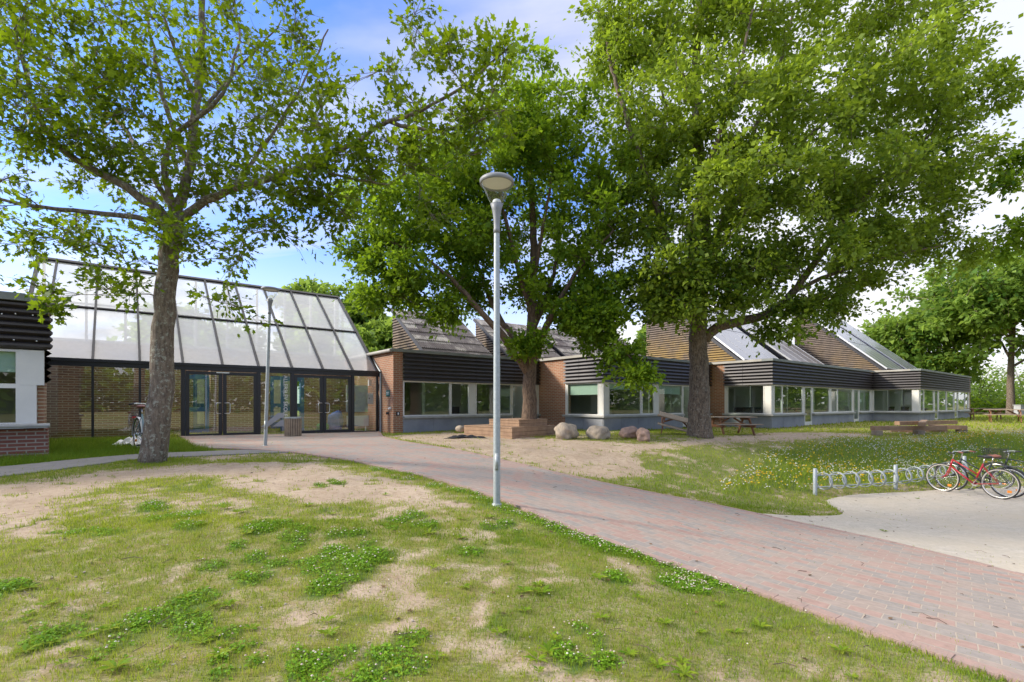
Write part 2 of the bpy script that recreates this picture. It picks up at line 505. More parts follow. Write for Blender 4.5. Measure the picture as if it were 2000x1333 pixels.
M['bark'] = bark_mat('bark_lichen', (0.085, 0.062, 0.045), (0.24, 0.19, 0.14), (0.40, 0.42, 0.34), 0.7)
M['bark2'] = bark_mat('bark_brown', (0.06, 0.038, 0.026), (0.20, 0.135, 0.085), (0.22, 0.20, 0.15), 0.25)
M['bark3'] = bark_mat('bark_grey', (0.055, 0.040, 0.028), (0.23, 0.17, 0.115), (0.34, 0.32, 0.25), 0.55)
M['leafL'] = leaf_mat('leaf_yellow_green', (0.024, 0.066, 0.006), (0.115, 0.185, 0.010), (0.33, 0.47, 0.012), 0.46)
M['leafM'] = leaf_mat('leaf_dark_green', (0.032, 0.095, 0.008), (0.21, 0.31, 0.025), (0.38, 0.58, 0.025), 0.45)
M['leafB'] = leaf_mat('leaf_mid_green', (0.030, 0.082, 0.007), (0.29, 0.38, 0.055), (0.44, 0.60, 0.035), 0.44)
M['leafF'] = leaf_mat('leaf_far_green', (0.05, 0.13, 0.02), (0.24, 0.34, 0.06), (0.42, 0.60, 0.08), 0.45)

# corrugated fibre-cement sheet
def sheet_mat():
    m = bpy.data.materials.new('fibre_cement_sheets'); m.use_nodes = True
    t = m.node_tree; b = t.nodes['Principled BSDF']
    c = N(t, 'ShaderNodeTexCoord')
    k = N(t, 'ShaderNodeTexBrick'); k.offset = 0.0
    k.inputs['Scale'].default_value = 1.0; k.inputs['Brick Width'].default_value = 0.55; k.inputs['Row Height'].default_value = 0.58
    k.inputs['Mortar Size'].default_value = 0.006; k.inputs['Bias'].default_value = 0
    k.inputs['Color1'].default_value = (0, 0, 0, 1); k.inputs['Color2'].default_value = (1, 1, 1, 1); k.inputs['Mortar'].default_value = (0, 0, 0, 1)
    t.links.new(c.outputs['Object'], k.inputs[0])
    n = N(t, 'ShaderNodeTexNoise'); n.inputs['Scale'].default_value = 3.5; n.inputs['Detail'].default_value = 10; n.inputs['Roughness'].default_value = 0.75
    t.links.new(c.outputs['Object'], n.inputs[0])
    s = math_n(t, 'ADD', math_n(t, 'MULTIPLY', k.outputs['Color'], 0.35), n.outputs[0])
    r = ramp(t, [(0.45, (0.13, 0.11, 0.11)), (0.68, (0.22, 0.195, 0.19)), (0.85, (0.50, 0.47, 0.43))], s)
    t.links.new(r.outputs[0], b.inputs['Base Color'])
    b.inputs['Roughness'].default_value = 0.9
    return m
M['sheet'] = sheet_mat()
def gable_mat(name, yl):
    m = bpy.data.materials.new(name); m.use_nodes = True
    t = m.node_tree; b = t.nodes['Principled BSDF']
    c = N(t, 'ShaderNodeTexCoord'); n = N(t, 'ShaderNodeTexNoise'); n.inputs['Scale'].default_value = 4; n.inputs['Detail'].default_value = 9; n.inputs['Roughness'].default_value = 0.7
    t.links.new(c.outputs['Object'], n.inputs[0])
    cc = mixc(t, ramp(t, [(0.35, 0), (0.65, 1)], n.outputs[0]).outputs[0], (0.10, 0.078, 0.064), (0.19, 0.15, 0.12))
    s = N(t, 'ShaderNodeSeparateXYZ'); t.links.new(c.outputs['Object'], s.inputs[0])
    low = ramp(t, [(0.0, 1.0), (1.0, 0.0)], math_n(t, 'DIVIDE', math_n(t, 'SUBTRACT', s.outputs[2], 2.9), 2.2, clamp=True))
    n2 = N(t, 'ShaderNodeTexNoise'); n2.inputs['Scale'].default_value = 1.2; n2.inputs['Detail'].default_value = 8
    t.links.new(c.outputs['Object'], n2.inputs[0])
    yf = math_n(t, 'MULTIPLY', math_n(t, 'MULTIPLY', low.outputs[0], ramp(t, [(0.38, 0), (0.55, 1)], n2.outputs[0]).outputs[0]), yl)
    cc = mixc(t, yf, cc, (0.34, 0.22, 0.06))      # lichen growing low on the boards
    t.links.new(cc, b.inputs['Base Color']); b.inputs['Roughness'].default_value = 0.9
    return m
M['gable'] = gable_mat('gable_boards', 0.35)
M['gabley'] = gable_mat('gable_boards_lichen', 1.0)
M['dark'] = mat('dark_backing_and_shade', (0.02, 0.018, 0.016), 0.9)
def solar_mat():
    m = mat('solar_panel_face', (0.02, 0.022, 0.028), 0.32, spec=0.8, metal=0.35)
    t = m.node_tree; b = t.nodes['Principled BSDF']
    c = N(t, 'ShaderNodeTexCoord')
    k = N(t, 'ShaderNodeTexBrick'); k.offset = 0.0
    k.inputs['Scale'].default_value = 1.0; k.inputs['Brick Width'].default_value = 0.156; k.inputs['Row Height'].default_value = 0.13
    k.inputs['Mortar Size'].default_value = 0.004
    k.inputs['Color1'].default_value = (0.20, 0.195, 0.20, 1); k.inputs['Color2'].default_value = (0.24, 0.235, 0.24, 1); k.inputs['Mortar'].default_value = (0.10, 0.11, 0.13, 1)
    t.links.new(c.outputs['Object'], k.inputs[0]); t.links.new(k.outputs['Color'], b.inputs['Base Color'])
    b.inputs['Coat Weight'].default_value = 1.0; b.inputs['Coat Roughness'].default_value = 0.22
    return m
M['solar'] = solar_mat()
M['alu'] = mat('aluminium_trim', (0.55, 0.56, 0.58), 0.4, metal=0.5)

# ------------------------------------------------------------------ building frame
A = .903
U = Vector((math.sin(A), math.cos(A), 0)); V = Vector((-math.cos(A), math.sin(A), 0)); BR = R(90) - A
def B(s, y, z=0.0):
    return U * s + V * y + Vector((0, 0, z))
def bthing(name, s, y, label, cat, group=None, kind=None, z=0.0):
    o = empty(name, B(s, y, z), BR)
    tag(o, label, cat, group, kind)
    o['_off'] = (s, y, z)
    return o
def bsplit(mb, name, mats, th):        # one part per separate piece
    n = len(mb.v); par = list(range(n))
    def find(i):
        while par[i] != i: par[i] = par[par[i]]; i = par[i]
        return i
    for f in mb.f:
        for j in f[1:]: par[find(f[0])] = find(j)
    gr = {}
    for f in mb.f: gr.setdefault(find(f[0]), []).append(f)
    for fs in gr.values():
        m = MB(); idx = sorted({i for f in fs for i in f}); mp_ = {i: k for k, i in enumerate(idx)}
        m.add([mb.v[i] for i in idx], [tuple(mp_[i] for i in f) for f in fs]); bb(m, name, mats, th)
def bb(mb, name, mats, th, parent=None, smooth=False):
    off = tuple(th['_off'])
    return mb.build(name, mats, parent if parent is not None else th, smooth, off)
class Fac:                     # a facade: 'u' runs along s at plane y, 'v' runs along y at plane s (faces -s)
    def __init__(self, kind, plane): self.k = kind; self.p = plane
    def pt(self, a, d, z): return (a, self.p - d, z) if self.k == 'u' else (self.p - d, a, z)
    def box(self, mb, a0, a1, d0, d1, z0, z1):
        if self.k == 'u': mb.box(a0, a1, self.p - d1, self.p - d0, z0, z1)
        else: mb.box(self.p - d1, self.p - d0, a0, a1, z0, z1)
        return mb
def window(th, fac, a0, a1, z0, z1, fw=0.045, name='window', glass=None, blind=0.0, door=False, fmat=None, label=None):
    mb = MB()
    fac.box(mb, a0, a1, -0.03, 0.012, z0, z0 + fw); fac.box(mb, a0, a1, -0.03, 0.012, z1 - fw, z1)
    fac.box(mb, a0, a0 + fw, -0.03, 0.012, z0 + fw, z1 - fw); fac.box(mb, a1 - fw, a1, -0.03, 0.012, z0 + fw, z1 - fw)
    w = bb(mb, name, fmat or M['white'], th)
    if label: w['label'] = label
    g = MB()
    g.quad(fac.pt(a0 + fw, -0.012, z0 + fw), fac.pt(a1 - fw, -0.012, z0 + fw), fac.pt(a1 - fw, -0.012, z1 - fw), fac.pt(a0 + fw, -0.012, z1 - fw))
    bb(g, 'pane', glass or M['glass'], th, w)
    if blind > 0:
        g = MB()
        fac.box(g, a0 + fw, a1 - fw, -0.09, -0.085, z1 - fw - blind, z1 - fw)
        bb(g, 'blind', M['blind'], th, w)
    return w
ZB, ZS, ZW, ZC, ZT = 0.0, 0.52, 0.62, 1.86, 2.97      # base, sill bottom, window bottom, cladding bottom, parapet top
def clad_profile():
    pr = []; n = 7; p = (2.85 - ZC) / n
    for i in range(n):
        z = ZC + i * p
        pr += [(z, .005), (z + p * .06, .115), (z + p * .50, .095), (z + p * .64, .005)]
    pr.append((2.85, .005))
    return pr
CPR = clad_profile()
def cladding(mb, fac, a0, a1, m0=False, m1=False):     # m0: outer mitre at a0
    step = 1.9
    vs = []; fs = []
    for z, d in CPR:
        vs.append(fac.pt(a0 - (d if m0 else 0), d, z)); vs.append(fac.pt(a1 + (d if m1 else 0), d, z))
    for i in range(len(CPR) - 1):
        fs.append((2 * i, 2 * i + 1, 2 * i + 3, 2 * i + 2))
    mb.cm = 0; mb.add(vs, fs)
    mb.cm = 1
    a = a0 + step * 0.62
    while a < a1 - 0.3:
        for i in range(len(CPR) - 1):
            (z, d), (z2, d2) = CPR[i], CPR[i + 1]
            mb.quad(fac.pt(a, d + .002, z), fac.pt(a + .012, d + .002, z), fac.pt(a + .012, d2 + .002, z2), fac.pt(a, d2 + .002, z2))
        a += step
    mb.cm = 0

def wing(idx, s0, s1, y0, yprev, label, front, left, brick_left, lblind=0.5, pier=0.0, name='classroom_wing'):
    """front: list of ('w'|'c'|'d'|'p', a0, a1, blind); left: the same on the v face"""
    th = bthing(name, s0, y0, label, 'building', 'stepped classroom wings')
    fu, fv = Fac('u', y0), Fac('v', s0)
    yb = y0 + 9.0
    # parapet cladding
    c = MB()
    cs = s0 + (pier if pier else 0)
    cladding(c, fu, cs, s1, m0=not pier)
    ybl = yprev - brick_left if brick_left else yprev
    if not pier: cladding(c, fv, y0, ybl, m0=True)
    bb(c, 'cladding', [M['clad'], M['dark']], th)
    # cap
    c = MB()
    fu.box(c, s0 - .12, s1, -0.35, 0.125, 2.865, 2.97)
    bb(c, 'roof_edge', M['cap'], th)
    c = MB(); fv.box(c, y0 + 0.35, yprev + (2.2 if pier else 0), -0.35, 0.12, 2.868, 2.968)
    if pier: c.tube([(s0 - .14, y0 - .1, 2.90), (s0 - .14, yprev + 2.2, 2.90)], .055, 10)
    bb(c, 'roof_edge', M['capw'], th)
    c = MB(); c.box(s0 + .2, s1 + .2, y0 + .3, y0 + .55, 2.72, 2.86); bb(c, 'flat_roof', M['felt'], th)
    c = MB(); c.box(s0 + .2, s1 + .2, y0 + 1.65, yb + 6, 2.72, 2.86); bb(c, 'flat_roof', M['felt'], th)
    c = MB(); c.quad((s0 + .2, y0 + .55, 2.80), (s1 + .2, y0 + .55, 2.80), (s1 + .2, y0 + 1.65, 2.80), (s0 + .2, y0 + 1.65, 2.80)); bb(c, 'added_skylight', M['lampglass'], th)  # unseen glazed strip, added to let daylight into the rooms
    # brick
    if pier:
        c = MB(); c.box(s0, s0 + pier, y0, y0 + .35, -.3, 2.865); c.box(s0, s0 + .35, y0 + .35, yprev + 6, -.3, 2.865)
        bb(c, 'brick_wall', M['brick'], th)
    elif brick_left:
        c = MB(); c.box(s0, s0 + .3, ybl, yprev + .3, -.3, 2.865)
        bb(c, 'brick_wall', M['brick'], th)
    # structure above window line behind cladding and inside lintel
    c = MB(); fu.box(c, cs, s1, -.20, -.032, ZC - .0, 2.72)
    if not pier: fv.box(c, y0 + .2, ybl, -.20, -.032, ZC, 2.72)
    bsplit(c, 'lintel', M['inwall'], th)
    # base panels, sill: broken by doors
    doors = [(a0, a1) for k, a0, a1, b in front if k == 'd']
    segs = []; a = cs
    for d0, d1 in doors:
        segs.append((a, d0)); a = d1
    segs.append((a, s1))
    c = MB(); sl = MB(); pl = MB()
    for i, (a0, a1) in enumerate(segs):
        if a1 - a0 < .05: continue
        n = max(1, round((a1 - a0) / 1.1)); w = (a1 - a0) / n
        for j in range(n):
            fu.box(c, a0 + j * w + (.004 if j else 0), a0 + (j + 1) * w - .004, -.02, .02, -.02, ZS - .005)
        fu.box(sl, a0 - (.13 if (i == 0 and not pier) else -.0), a1 - .0, -.03, .13, ZS, ZW - .03)
        fu.box(pl, a0, a1, -.05, .0, -.25, -.0)
    if not pier:
        n = max(1, round((ybl - y0) / 1.1)); w = (ybl - y0) / n
        for j in range(n):
            fv.box(c, y0 + j * w + (.0 if j else .021), y0 + (j + 1) * w - .006, -.02, .021, -.02, ZS - .005)
        fv.box(sl, y0 + .031, ybl + .05, -.03, .131, ZS + .001, ZW - .031)
        fv.box(pl, y0 + .051, ybl, -.05, -.001, -.25, -.001)
    bsplit(c, 'base_panel', M['base'], th); bsplit(sl, 'window_sill', M['sill'], th); bsplit(pl, 'plinth', M['conc'], th)
    # windows
    prev = None
    pn = MB()
    for fac, lst, st, en in ((fu, front, cs, s1),) + (() if pier else ((fv, left, y0, ybl),)):
        e = st
        for k, a0, a1, bl in lst:
            if a0 - e > .004: fac.box(pn, e + (.031 if (fac is fv and e == st) else 0), a0, -.03, .004, ZW - .03, ZC - .002)
            if k in 'wc': window(th, fac, a0, a1, ZW - .03, ZC - .002, .045 if k == 'w' else .06, blind=bl)
            elif k == 'd':
                dm = MB()
                fac.box(dm, a0, a1, -.03, .014, ZC - .07, ZC - .002); fac.box(dm, a0, a0 + .07, -.03, .014, .03, ZC - .07)
                fac.box(dm, a1 - .07, a1, -.03, .014, .03, ZC - .07); fac.box(dm, a0 + .07, a1 - .07, -.03, .014, .03, .20)
                d = bb(dm, 'door', M['white'], th)
                g = MB(); g.quad(fac.pt(a0 + .07, -.01, .20), fac.pt(a1 - .07, -.01, .20), fac.pt(a1 - .07, -.01, ZC - .07), fac.pt(a0 + .07, -.01, ZC - .07))
                bb(g, 'pane', M['glass'], th, d)
                g = MB(); g.tube([fac.pt(a0 + .035, .014, .98), fac.pt(a0 + .035, .05, .98), fac.pt(a0 + .13, .05, .98)], .009, 6)
                fac.box(g, a0 + .015, a0 + .055, .014, .022, .86, 1.04)
                bb(g, 'handle', M['steel'], th, d)
            e = a1
        if en - e > .004: fac.box(pn, e, en, -.03, .004, ZW - .03, ZC - .002)
    bsplit(pn, 'window_surround', M['white'], th)
    # room behind
    r = MB()
    r.cm = 0
    r.box(s0 + .3, s1 - .01, y0 + 4.2, y0 + 4.3, 0, 2.7)
    r.box(s0 + .3, s0 + .36, yprev + .3, y0 + 4.2, 0, 2.7)
    r.box(s1 - .08, s1 - .02, y0 + .3, y0 + 4.2, 0, 2.7)
    r.cm = 1
    r.box(s0 + .05, s1 - .01, y0 + .05, y0 + 4.3, -.02, .02)
    rq = random.Random(30 + idx); r.cm = 1; a = s0 + .8
    while a < s1 - 1.2:                      # dark openings, cupboards and notice boards along the back wall
        w = rq.uniform(.5, 1.5); h = rq.choice((.9, 1.25, 2.05, 2.05)); z_ = 0 if h != 1.25 else .75
        r.cm = rq.choice((1, 2, 2, 0)); r.box(a, a + w, y0 + 4.2 - rq.uniform(.03, .5), y0 + 4.199, z_ + .021, min(z_ + h, 2.1)); a += w + rq.uniform(.2, 1.3)
    r.cm = 0
    a = s0 + 2.2
    while a < s1 - 1: r.box(a, a + .12, y0 + 2.0, y0 + 4.1, .021, 2.7); a += rq.uniform(2.6, 4.2)
    r.cm = 2; r.box(s0 + .5, s1 - .3, y0 + 1.9, y0 + 1.96, 2.25, 2.69)
    bb(r, 'room', [M['inwall'], M['infloor'], M['basedk']], th)
    return th

W1 = wing(0, 7.508, 14.30, 16.238, 18.33, 'brick-cornered low wing nearest the glass entrance with grey corrugated shed roofs', 
     [('w', 7.88, 9.82, 0), ('c', 9.82, 10.70, 0), ('w', 10.98, 12.76, 0.0), ('d', 12.78, 13.5, 0)], [], 0, pier=.37)
W2 = wing(1, 14.302, 21.75, 12.564, 16.238, 'low wing with white corner windows behind the planter and boulders',
     [('w', 14.58, 16.55, .22), ('c', 16.60, 17.45, 0), ('w', 17.72, 19.48, .36), ('d', 19.5, 20.25, 0)],
     [('w', 12.80, 14.50, .42)], 1.63)
W3 = wing(2, 21.756, 34.46, 9.768, 12.564, 'long low wing behind the picnic table with two narrow white doors and roof solar panels',
     [('c', 22.0, 22.79, 0), ('w', 22.79, 24.90, 0), ('d', 25.10, 25.95, 0), ('w', 26.05, 28.10, 0), ('c', 28.32, 29.12, 0), ('w', 29.2, 31.3, 0), ('d', 31.5, 32.3, 0), ('w', 32.4, 34.2, 0)],
     [('w', 10.05, 11.72, 0)], .72)
W4 = wing(3, 34.469, 47.4, 7.589, 9.768, 'farthest low wing at the right with sky reflecting in its row of windows',
     [('c', 34.8, 35.45, 0), ('w', 35.5, 37.6, 0), ('d', 37.8, 38.6, 0), ('w', 38.8, 40.6, 0), ('w', 40.8, 42.6, 0), ('d', 42.8, 43.7, 0), ('w', 43.9, 45.9, 0), ('c', 46.0, 46.9, 0)],
     [('w', 7.85, 9.70, 0)], 0)
c = MB(); c.box(47.4, 47.7, 7.589, 16, -.2, 2.86); bb(c, 'end_wall', M['brick'], W4)

# chairs standing inside the windows
def make_chair():
    t = empty('chair', (0, 0, 0)); c = MB(); c.box(-.2, .2, -.2, .2, .43, .46); c.build('seat', M['cloth'], t)
    c = MB(); c.add([(-.19, .19, .52), (.19, .19, .52), (.22, .24, .86), (-.22, .24, .86), (-.19, .21, .52), (.19, .21, .52), (.22, .26, .86), (-.22, .26, .86)], [(0, 1, 2, 3), (7, 6, 5, 4), (3, 2, 6, 7), (0, 3, 7, 4), (1, 5, 6, 2), (0, 4, 5, 1)]); c.build('backrest', M['cloth'], t)
    for x in (-.17, .17):
        for y in (-.17, .17):
            c = MB(); c.tube([(x, y, .43), (x * 1.15, y * 1.15, .02)], .011, 6); c.build('leg', M['steel'], t)
        c = MB(); c.tube([(x, .18, .44), (x, .20, .56)], .010, 6); c.build('back_support', M['steel'], t)
    return t
ch0 = make_chair()
_cl = [(22.5, 10.5, 'black chair inside the corner window beside the picnic table, nearest the pane edge'), (22.6, 11.1, 'black chair inside the corner window beside the picnic table, middle one'), (22.5, 11.55, 'black chair inside the corner window beside the picnic table, by the brick wall'), (35.2, 8.5, 'black chair behind the wide side window of the farthest wing, nearer the white corner'), (35.2, 9.2, 'black chair behind the wide side window of the farthest wing, deeper in the corner')]
for i, (s_, y_, lb_) in enumerate(_cl):
    o_ = ch0 if i == 0 else copy_tree(ch0)
    o_.location = B(s_, y_, .02); o_.rotation_euler = (0, 0, BR + R(75 + 20 * i)); tag(o_, lb_, 'chair', 'chairs inside the classroom windows')
# ---- sawtooth roofs
def shed(th, s0, s1, yf, yb, zf, zt, kind, label=None):
    """ridge at yb (vertical back), slopes down to yf"""
    pitch = (zt - zf) / (yb - yf)
    zbase = 2.86
    yfe = yf - (zf - zbase) / pitch               # carry the slope down to the roof deck
    g = MB()
    g.cm = 1
    for s in (s0 + .05, s1 - .05):
        g.add([(s, yfe, zbase), (s, yb, zbase), (s, yb, zt)], [(0, 1, 2)])
    g.quad((s0 + .05, yb, zbase), (s1 - .05, yb, zbase), (s1 - .05, yb, zt), (s0 + .05, yb, zt))
    g.cm = 0
    p = .118; z = zbase
    while z < zt - .02:
        ye = yfe + (z + p * .5 - zbase) / pitch
        if yb - ye > .04:
            for s, sg in ((s0, -1), (s1, 1)):
                v = [(s + sg * 0, ye, z + .012), (s + sg * 0, yb, z + .012), (s - sg * .04, yb, z + p * .78), (s - sg * .04, ye, z + p * .78)]
                g.quad(*v)
                g.cm = 1; g.quad((s + sg * .002, ye, z + .012), (s + sg * .002, yb, z + .012), (s - sg * .045, yb, z - .028), (s - sg * .045, ye, z - .028)); g.cm = 0  # dark underside strip, shade beneath each board put in as colour
        z += p
    par = bb(g, 'sawtooth_roof', [M['gabley'] if kind == 'lichen' else M['gable'], M['dark']], th)
    if label: par['label'] = label
    L = math.hypot(yb - yfe, zt - zbase)
    n = Vector((0, -(zt - zbase), yb - yfe)).normalized(); d = Vector((0, yb - yfe, zt - zbase)).normalized()
    off = tuple(th['_off'])
    ang = math.atan2(zt - zbase, yb - yfe)
    def local(name, mb, mats, smooth=False):       # mesh with x along s and y up the slope
        me = mb.build(name, mats, par, smooth)
        me.matrix_local = Matrix.Translation((s0 - off[0], yfe - off[1], zbase - off[2])) @ Matrix.Rotation(ang, 4, 'X')
        return me
    W = s1 - s0 + .10
    sh = MB()
    rows = 6; rl = (L + .12) / rows
    nx = int(W / .0225)
    for r in range(rows):
        xs = [-.05 + W * i / nx for i in range(nx + 1)]
        zz = [.028 * math.sin(2 * math.pi * x / .09) for x in xs]
        vs = []
        for x, q in zip(xs, zz): vs.append((x, r * rl - .04, .075 + q))
        for x, q in zip(xs, zz): vs.append((x, (r + 1) * rl, .035 + q))
        sh.add(vs, [(i, i + 1, nx + 2 + i, nx + 1 + i) for i in range(nx)])
    local('roof_sheets', sh, M['sheet'], True)
    f = MB()
    f.box(-.07, -.045, 0, L + .1, -.06, .085); f.box(W - .055, W - .03, 0, L + .1, -.06, .085)
    local('verge_board', f, M['barm'])
    if kind in ('lichen', 'solar'):
        so = MB()
        so.cm = 0
        so.box(-.02, W - .14, .18, L * .97, .16, .20)
        local('solar_panel', so, M['solar'])
        f = MB()
        for q in (.18, L * .43, L * .97):
            f.box(-.035, W - .125, q - .022, q + .022, .205, .215)
        for i in range(5):
            x = -.02 + (W - .12) * i / 4
            f.box(x - .007, x + .007, .18, L * .97, .204, .212)
        f.box(-.04, -.02, .16, L * .98, .13, .214); f.box(W - .14, W - .12, .16, L * .98, .13, .214)
        local('panel_rail', f, M['alu'])
    return par
for s in (9.5, 13.95): shed(W1, s, s + 3.3, 17.87, 20.65, 3.2, 5.2, 'sheet')
for s in (17.8, 21.5): shed(W2, s, s + 3.3, 17.87, 20.65, 3.2, 5.2, 'sheet')
shed(W3, 23.0, 27.3, 11.94, 17.1, 3.21, 7.5, 'lichen', 'tall shed roof with yellow lichen on its gable and pale reflecting solar panels')
shed(W3, 28.6, 32.95, 11.94, 17.1, 3.3, 7.4, 'solar')
shed(W4, 35.2, 38.8, 9.53, 14.3, 3.14, 7.3, 'solar')
shed(W4, 40.0, 43.2, 9.53, 14.3, 3.14, 7.3, 'solar')

# ---- white wall with red and green things on the brick pier: small signs
def btag(name, mb, mats, s, y, label, cat, z=0.0, group=None, smooth=False):
    me = mb.build(name, mats, None, smooth, (s, y, z))
    me.location = B(s, y, z); me.rotation_euler = (0, 0, BR)
    return tag(me, label, cat, group)
c = MB(); c.box(7.488, 7.506, 16.50, 16.80, 1.30, 1.52); c.cm = 1
c.box(7.482, 7.488, 16.54, 16.76, 1.43, 1.46); c.box(7.482, 7.488, 16.56, 16.74, 1.375, 1.40)
btag('wall_sign', c, [mat('green_sign', (0.02, 0.12, 0.10), 0.4), M['whiteplastic']], 7.5, 16.65, 'small green sign with white marks on the brick corner', 'sign')
c = MB(); c.box(7.49, 7.507, 16.40, 16.62, .86, .90); c.tube([(7.45, 16.42, .88), (7.41, 16.42, .84)], .03, 8); c.box(7.44, 7.507, 16.39, 16.45, .84, .93)
btag('wall_lamp', c, M['whiteplastic'], 7.5, 16.5, 'small white lamp bracket under the green sign on brick', 'lamp')
c = MB(); c.box(7.62, 7.74, 16.19, 16.236, .62, .76); c.cm = 1; c.box(7.65, 7.70, 16.184, 16.19, .65, .73)
btag('wall_box', c, [M['blackplastic'], M['whiteplastic']], 7.68, 16.22, 'small dark box with a white spot on the brick corner', 'wall box')
c = MB(); c.lathe([(0, 0), (.05, 0), (.05, .08), (0, .08)], 10, (7.46, 16.62, .66))
btag('wall_socket', c, M['blackplastic'], 7.46, 16.62, 'black round fitting low on the brick corner side', 'fitting', z=.66)

# ------------------------------------------------------------------ glass entrance hall
E0, E1, YF, YR, ZE, ZR = -2.07, 7.42, 17.35, 21.55, 2.20, 5.62
hall = bthing('glass_entrance_hall', 3.0, YF, 'glazed lean-to entrance hall with black frames and sloping glass roof', 'building')
fe = Fac('u', YF)
bars = [-2.02, -1.59, -.58, .43, 1.44, 2.45, 3.45, 4.45, 5.45, 6.48, 7.40]
slope = (ZR - ZE) / (YR - YF)
def SP(s, t, n=0.0):           # point on the glass slope, t along 0..1, n outward
    nn = Vector((0, -(ZR - ZE), (YR - YF))).normalized()
    p = Vector((s, YF + (YR - YF) * t, ZE + (ZR - ZE) * t)) + nn * n
    return tuple(p)
c = MB()
fe.box(c, E0, E1 + .04, -.10, .05, ZE - .17, ZE - .0)
fe.box(c, E0, E1 + .04, -.06, .10, ZE - .05, ZE + .03)
bb(c, 'eave_beam', M['black'], hall)
c = MB()
for s in (bars[0],) + tuple(bars[2:]):
    w = .055 if s < 1 or s > 7 else .10
    if abs(s - 2.45) < .1 or abs(s - 5.45) < .1: continue
    fe.box(c, s - w / 2, s + w / 2, -.08, .035, -.02, ZE - .17)
fe.box(c, E0, 1.39, -.08, .02, -.04, .07); fe.box(c, 3.50, 4.40, -.08, .02, -.02, .06); fe.box(c, 6.53, 7.37, -.08, .02, -.02, .06)
bsplit(c, 'post', M['black'], hall)
# wall panes
for a0, a1, z0 in ((-2.0, -.61, .07), (-.55, .40, .07), (.46, 1.39, .07), (3.50, 4.40, .06), (6.53, 7.37, .06)):
    g = MB(); g.quad(fe.pt(a0, -.03, z0), fe.pt(a1, -.03, z0), fe.pt(a1, -.03, ZE - .17), fe.pt(a0, -.03, ZE - .17))
    bb(g, 'wall_pane', M['doorglass'], hall)
# doors
for a0, a1, side in ((1.50, 2.44, 1), (2.46, 3.40, -1), (4.51, 5.44, 1), (5.46, 6.42, -1)):
    d = MB(); fw = .095; zt = ZE - .20
    fe.box(d, a0, a1, -.04, .02, .02, .14); fe.box(d, a0, a1, -.04, .02, zt - .09, zt)
    fe.box(d, a0, a0 + fw, -.04, .02, .14, zt - .09); fe.box(d, a1 - fw, a1, -.04, .02, .14, zt - .09)
    dd = bb(d, 'door', M['black'], hall)
    g = MB(); g.quad(fe.pt(a0 + fw, -.01, .14), fe.pt(a1 - fw, -.01, .14), fe.pt(a1 - fw, -.01, zt - .09), fe.pt(a0 + fw, -.01, zt - .09))
    bb(g, 'pane', M['doorglass'], hall, dd)
    ah = a1 - .045 if side > 0 else a0 + .045
    ax = ah - side * .11
    g = MB(); g.tube([fe.pt(ah, .02, .74), fe.pt(ah, .075, .74), fe.pt(ax, .085, .74), fe.pt(ax - side * .02, .085, .77), fe.pt(ax - side * .02, .085, 1.03), fe.pt(ax, .085, 1.06), fe.pt(ah, .075, 1.06), fe.pt(ah, .02, 1.06)], .012, 8)
    bb(g, 'handle', M['steel'], hall, dd, True)
c = MB(); fe.box(c, 2.28, 2.62, .02, .05, ZE - .235, ZE - .205); bb(c, 'door_closer', M['steel'], hall)
# sloping bars and panes
for i, s in enumerate(bars):
    if i == 1: pass
    w = .055 if i not in (0, len(bars) - 1) else .09
    c = MB(); c.bar(SP(s, -.005, .02), SP(s, 1.0, .02), w, .08, up=(0, -(ZR - ZE), (YR - YF)))
    bb(c, 'roof_bar', M['barm'], hall)
c = MB(); c.bar(SP(E0, .49, .02), SP(E1, .49, .02), .05, .07, up=(0, -(ZR - ZE), (YR - YF)))
c.bar(SP(E0, 1.0, .0), SP(E1 + .03, 1.0, .0), .12, .12, up=(0, -(ZR - ZE), (YR - YF)))
bb(c, 'cross_rail', M['barm'], hall)
for a, b in zip(bars[:-1], bars[1:]):
    for t0, t1 in ((.01, .48), (.50, .985)):
        g = MB(); g.quad(SP(a + .03, t0), SP(b - .03, t0), SP(b - .03, t1), SP(a + .03, t1))
        bb(g, 'roof_pane', M['roofglass'], hall)
# back wall: brick up to 3.15, clerestory glazing above
c = MB()
fb = Fac('u', YR)
for a0, a1, z0, z1 in ((-2.1, 2.1, 0, 3.1), (3.2, 4.7, 0, 3.1), (5.95, 7.5, 0, 3.1), (2.1, 3.2, 2.15, 3.1), (4.7, 5.95, 2.15, 3.1)):
    c.box(a0, a1, YR, YR + .3, z0, z1)
bsplit(c, 'brick_wall', M['brickdark'], hall)
# inner brick screens close behind the glass
c = MB(); c.box(-2.3, 1.15, YF + .75, YF + 1.0, 0, 2.18)
bb(c, 'inner_brick_wall', M['brickdark'], hall)
c = MB(); c.box(2.42, 3.7, YF + 2.3, YF + 2.5, 0, 2.18); c.box(2.42, 2.62, YF + 2.5, YF + 4.0, 0, 2.18)
bb(c, 'inner_brick_wall', M['brickdark'], hall)
c = MB(); c.box(E0 + .1, 7.5, YF + .1, YR, -.02, .03); bb(c, 'hall_floor', M['tilefloor'], hall)
c = MB()
for i in range(10):
    s = -1.9 + i * 1.02
    fb.box(c, s - .035, s + .035, -.05, .05, 3.15, ZR - .05)
fb.box(c, E0, E1, -.05, .05, 3.08, 3.16); fb.box(c, E0, E1, -.04, .04, 4.3, 4.36)
bb(c, 'clerestory_frame', M['sill'], hall)
g = MB(); g.quad(fb.pt(E0, 0, 3.16), fb.pt(E1, 0, 3.16), fb.pt(E1, 0, ZR), fb.pt(E0, 0, ZR)); bb(g, 'clerestory_pane', M['lampglass'], hall)
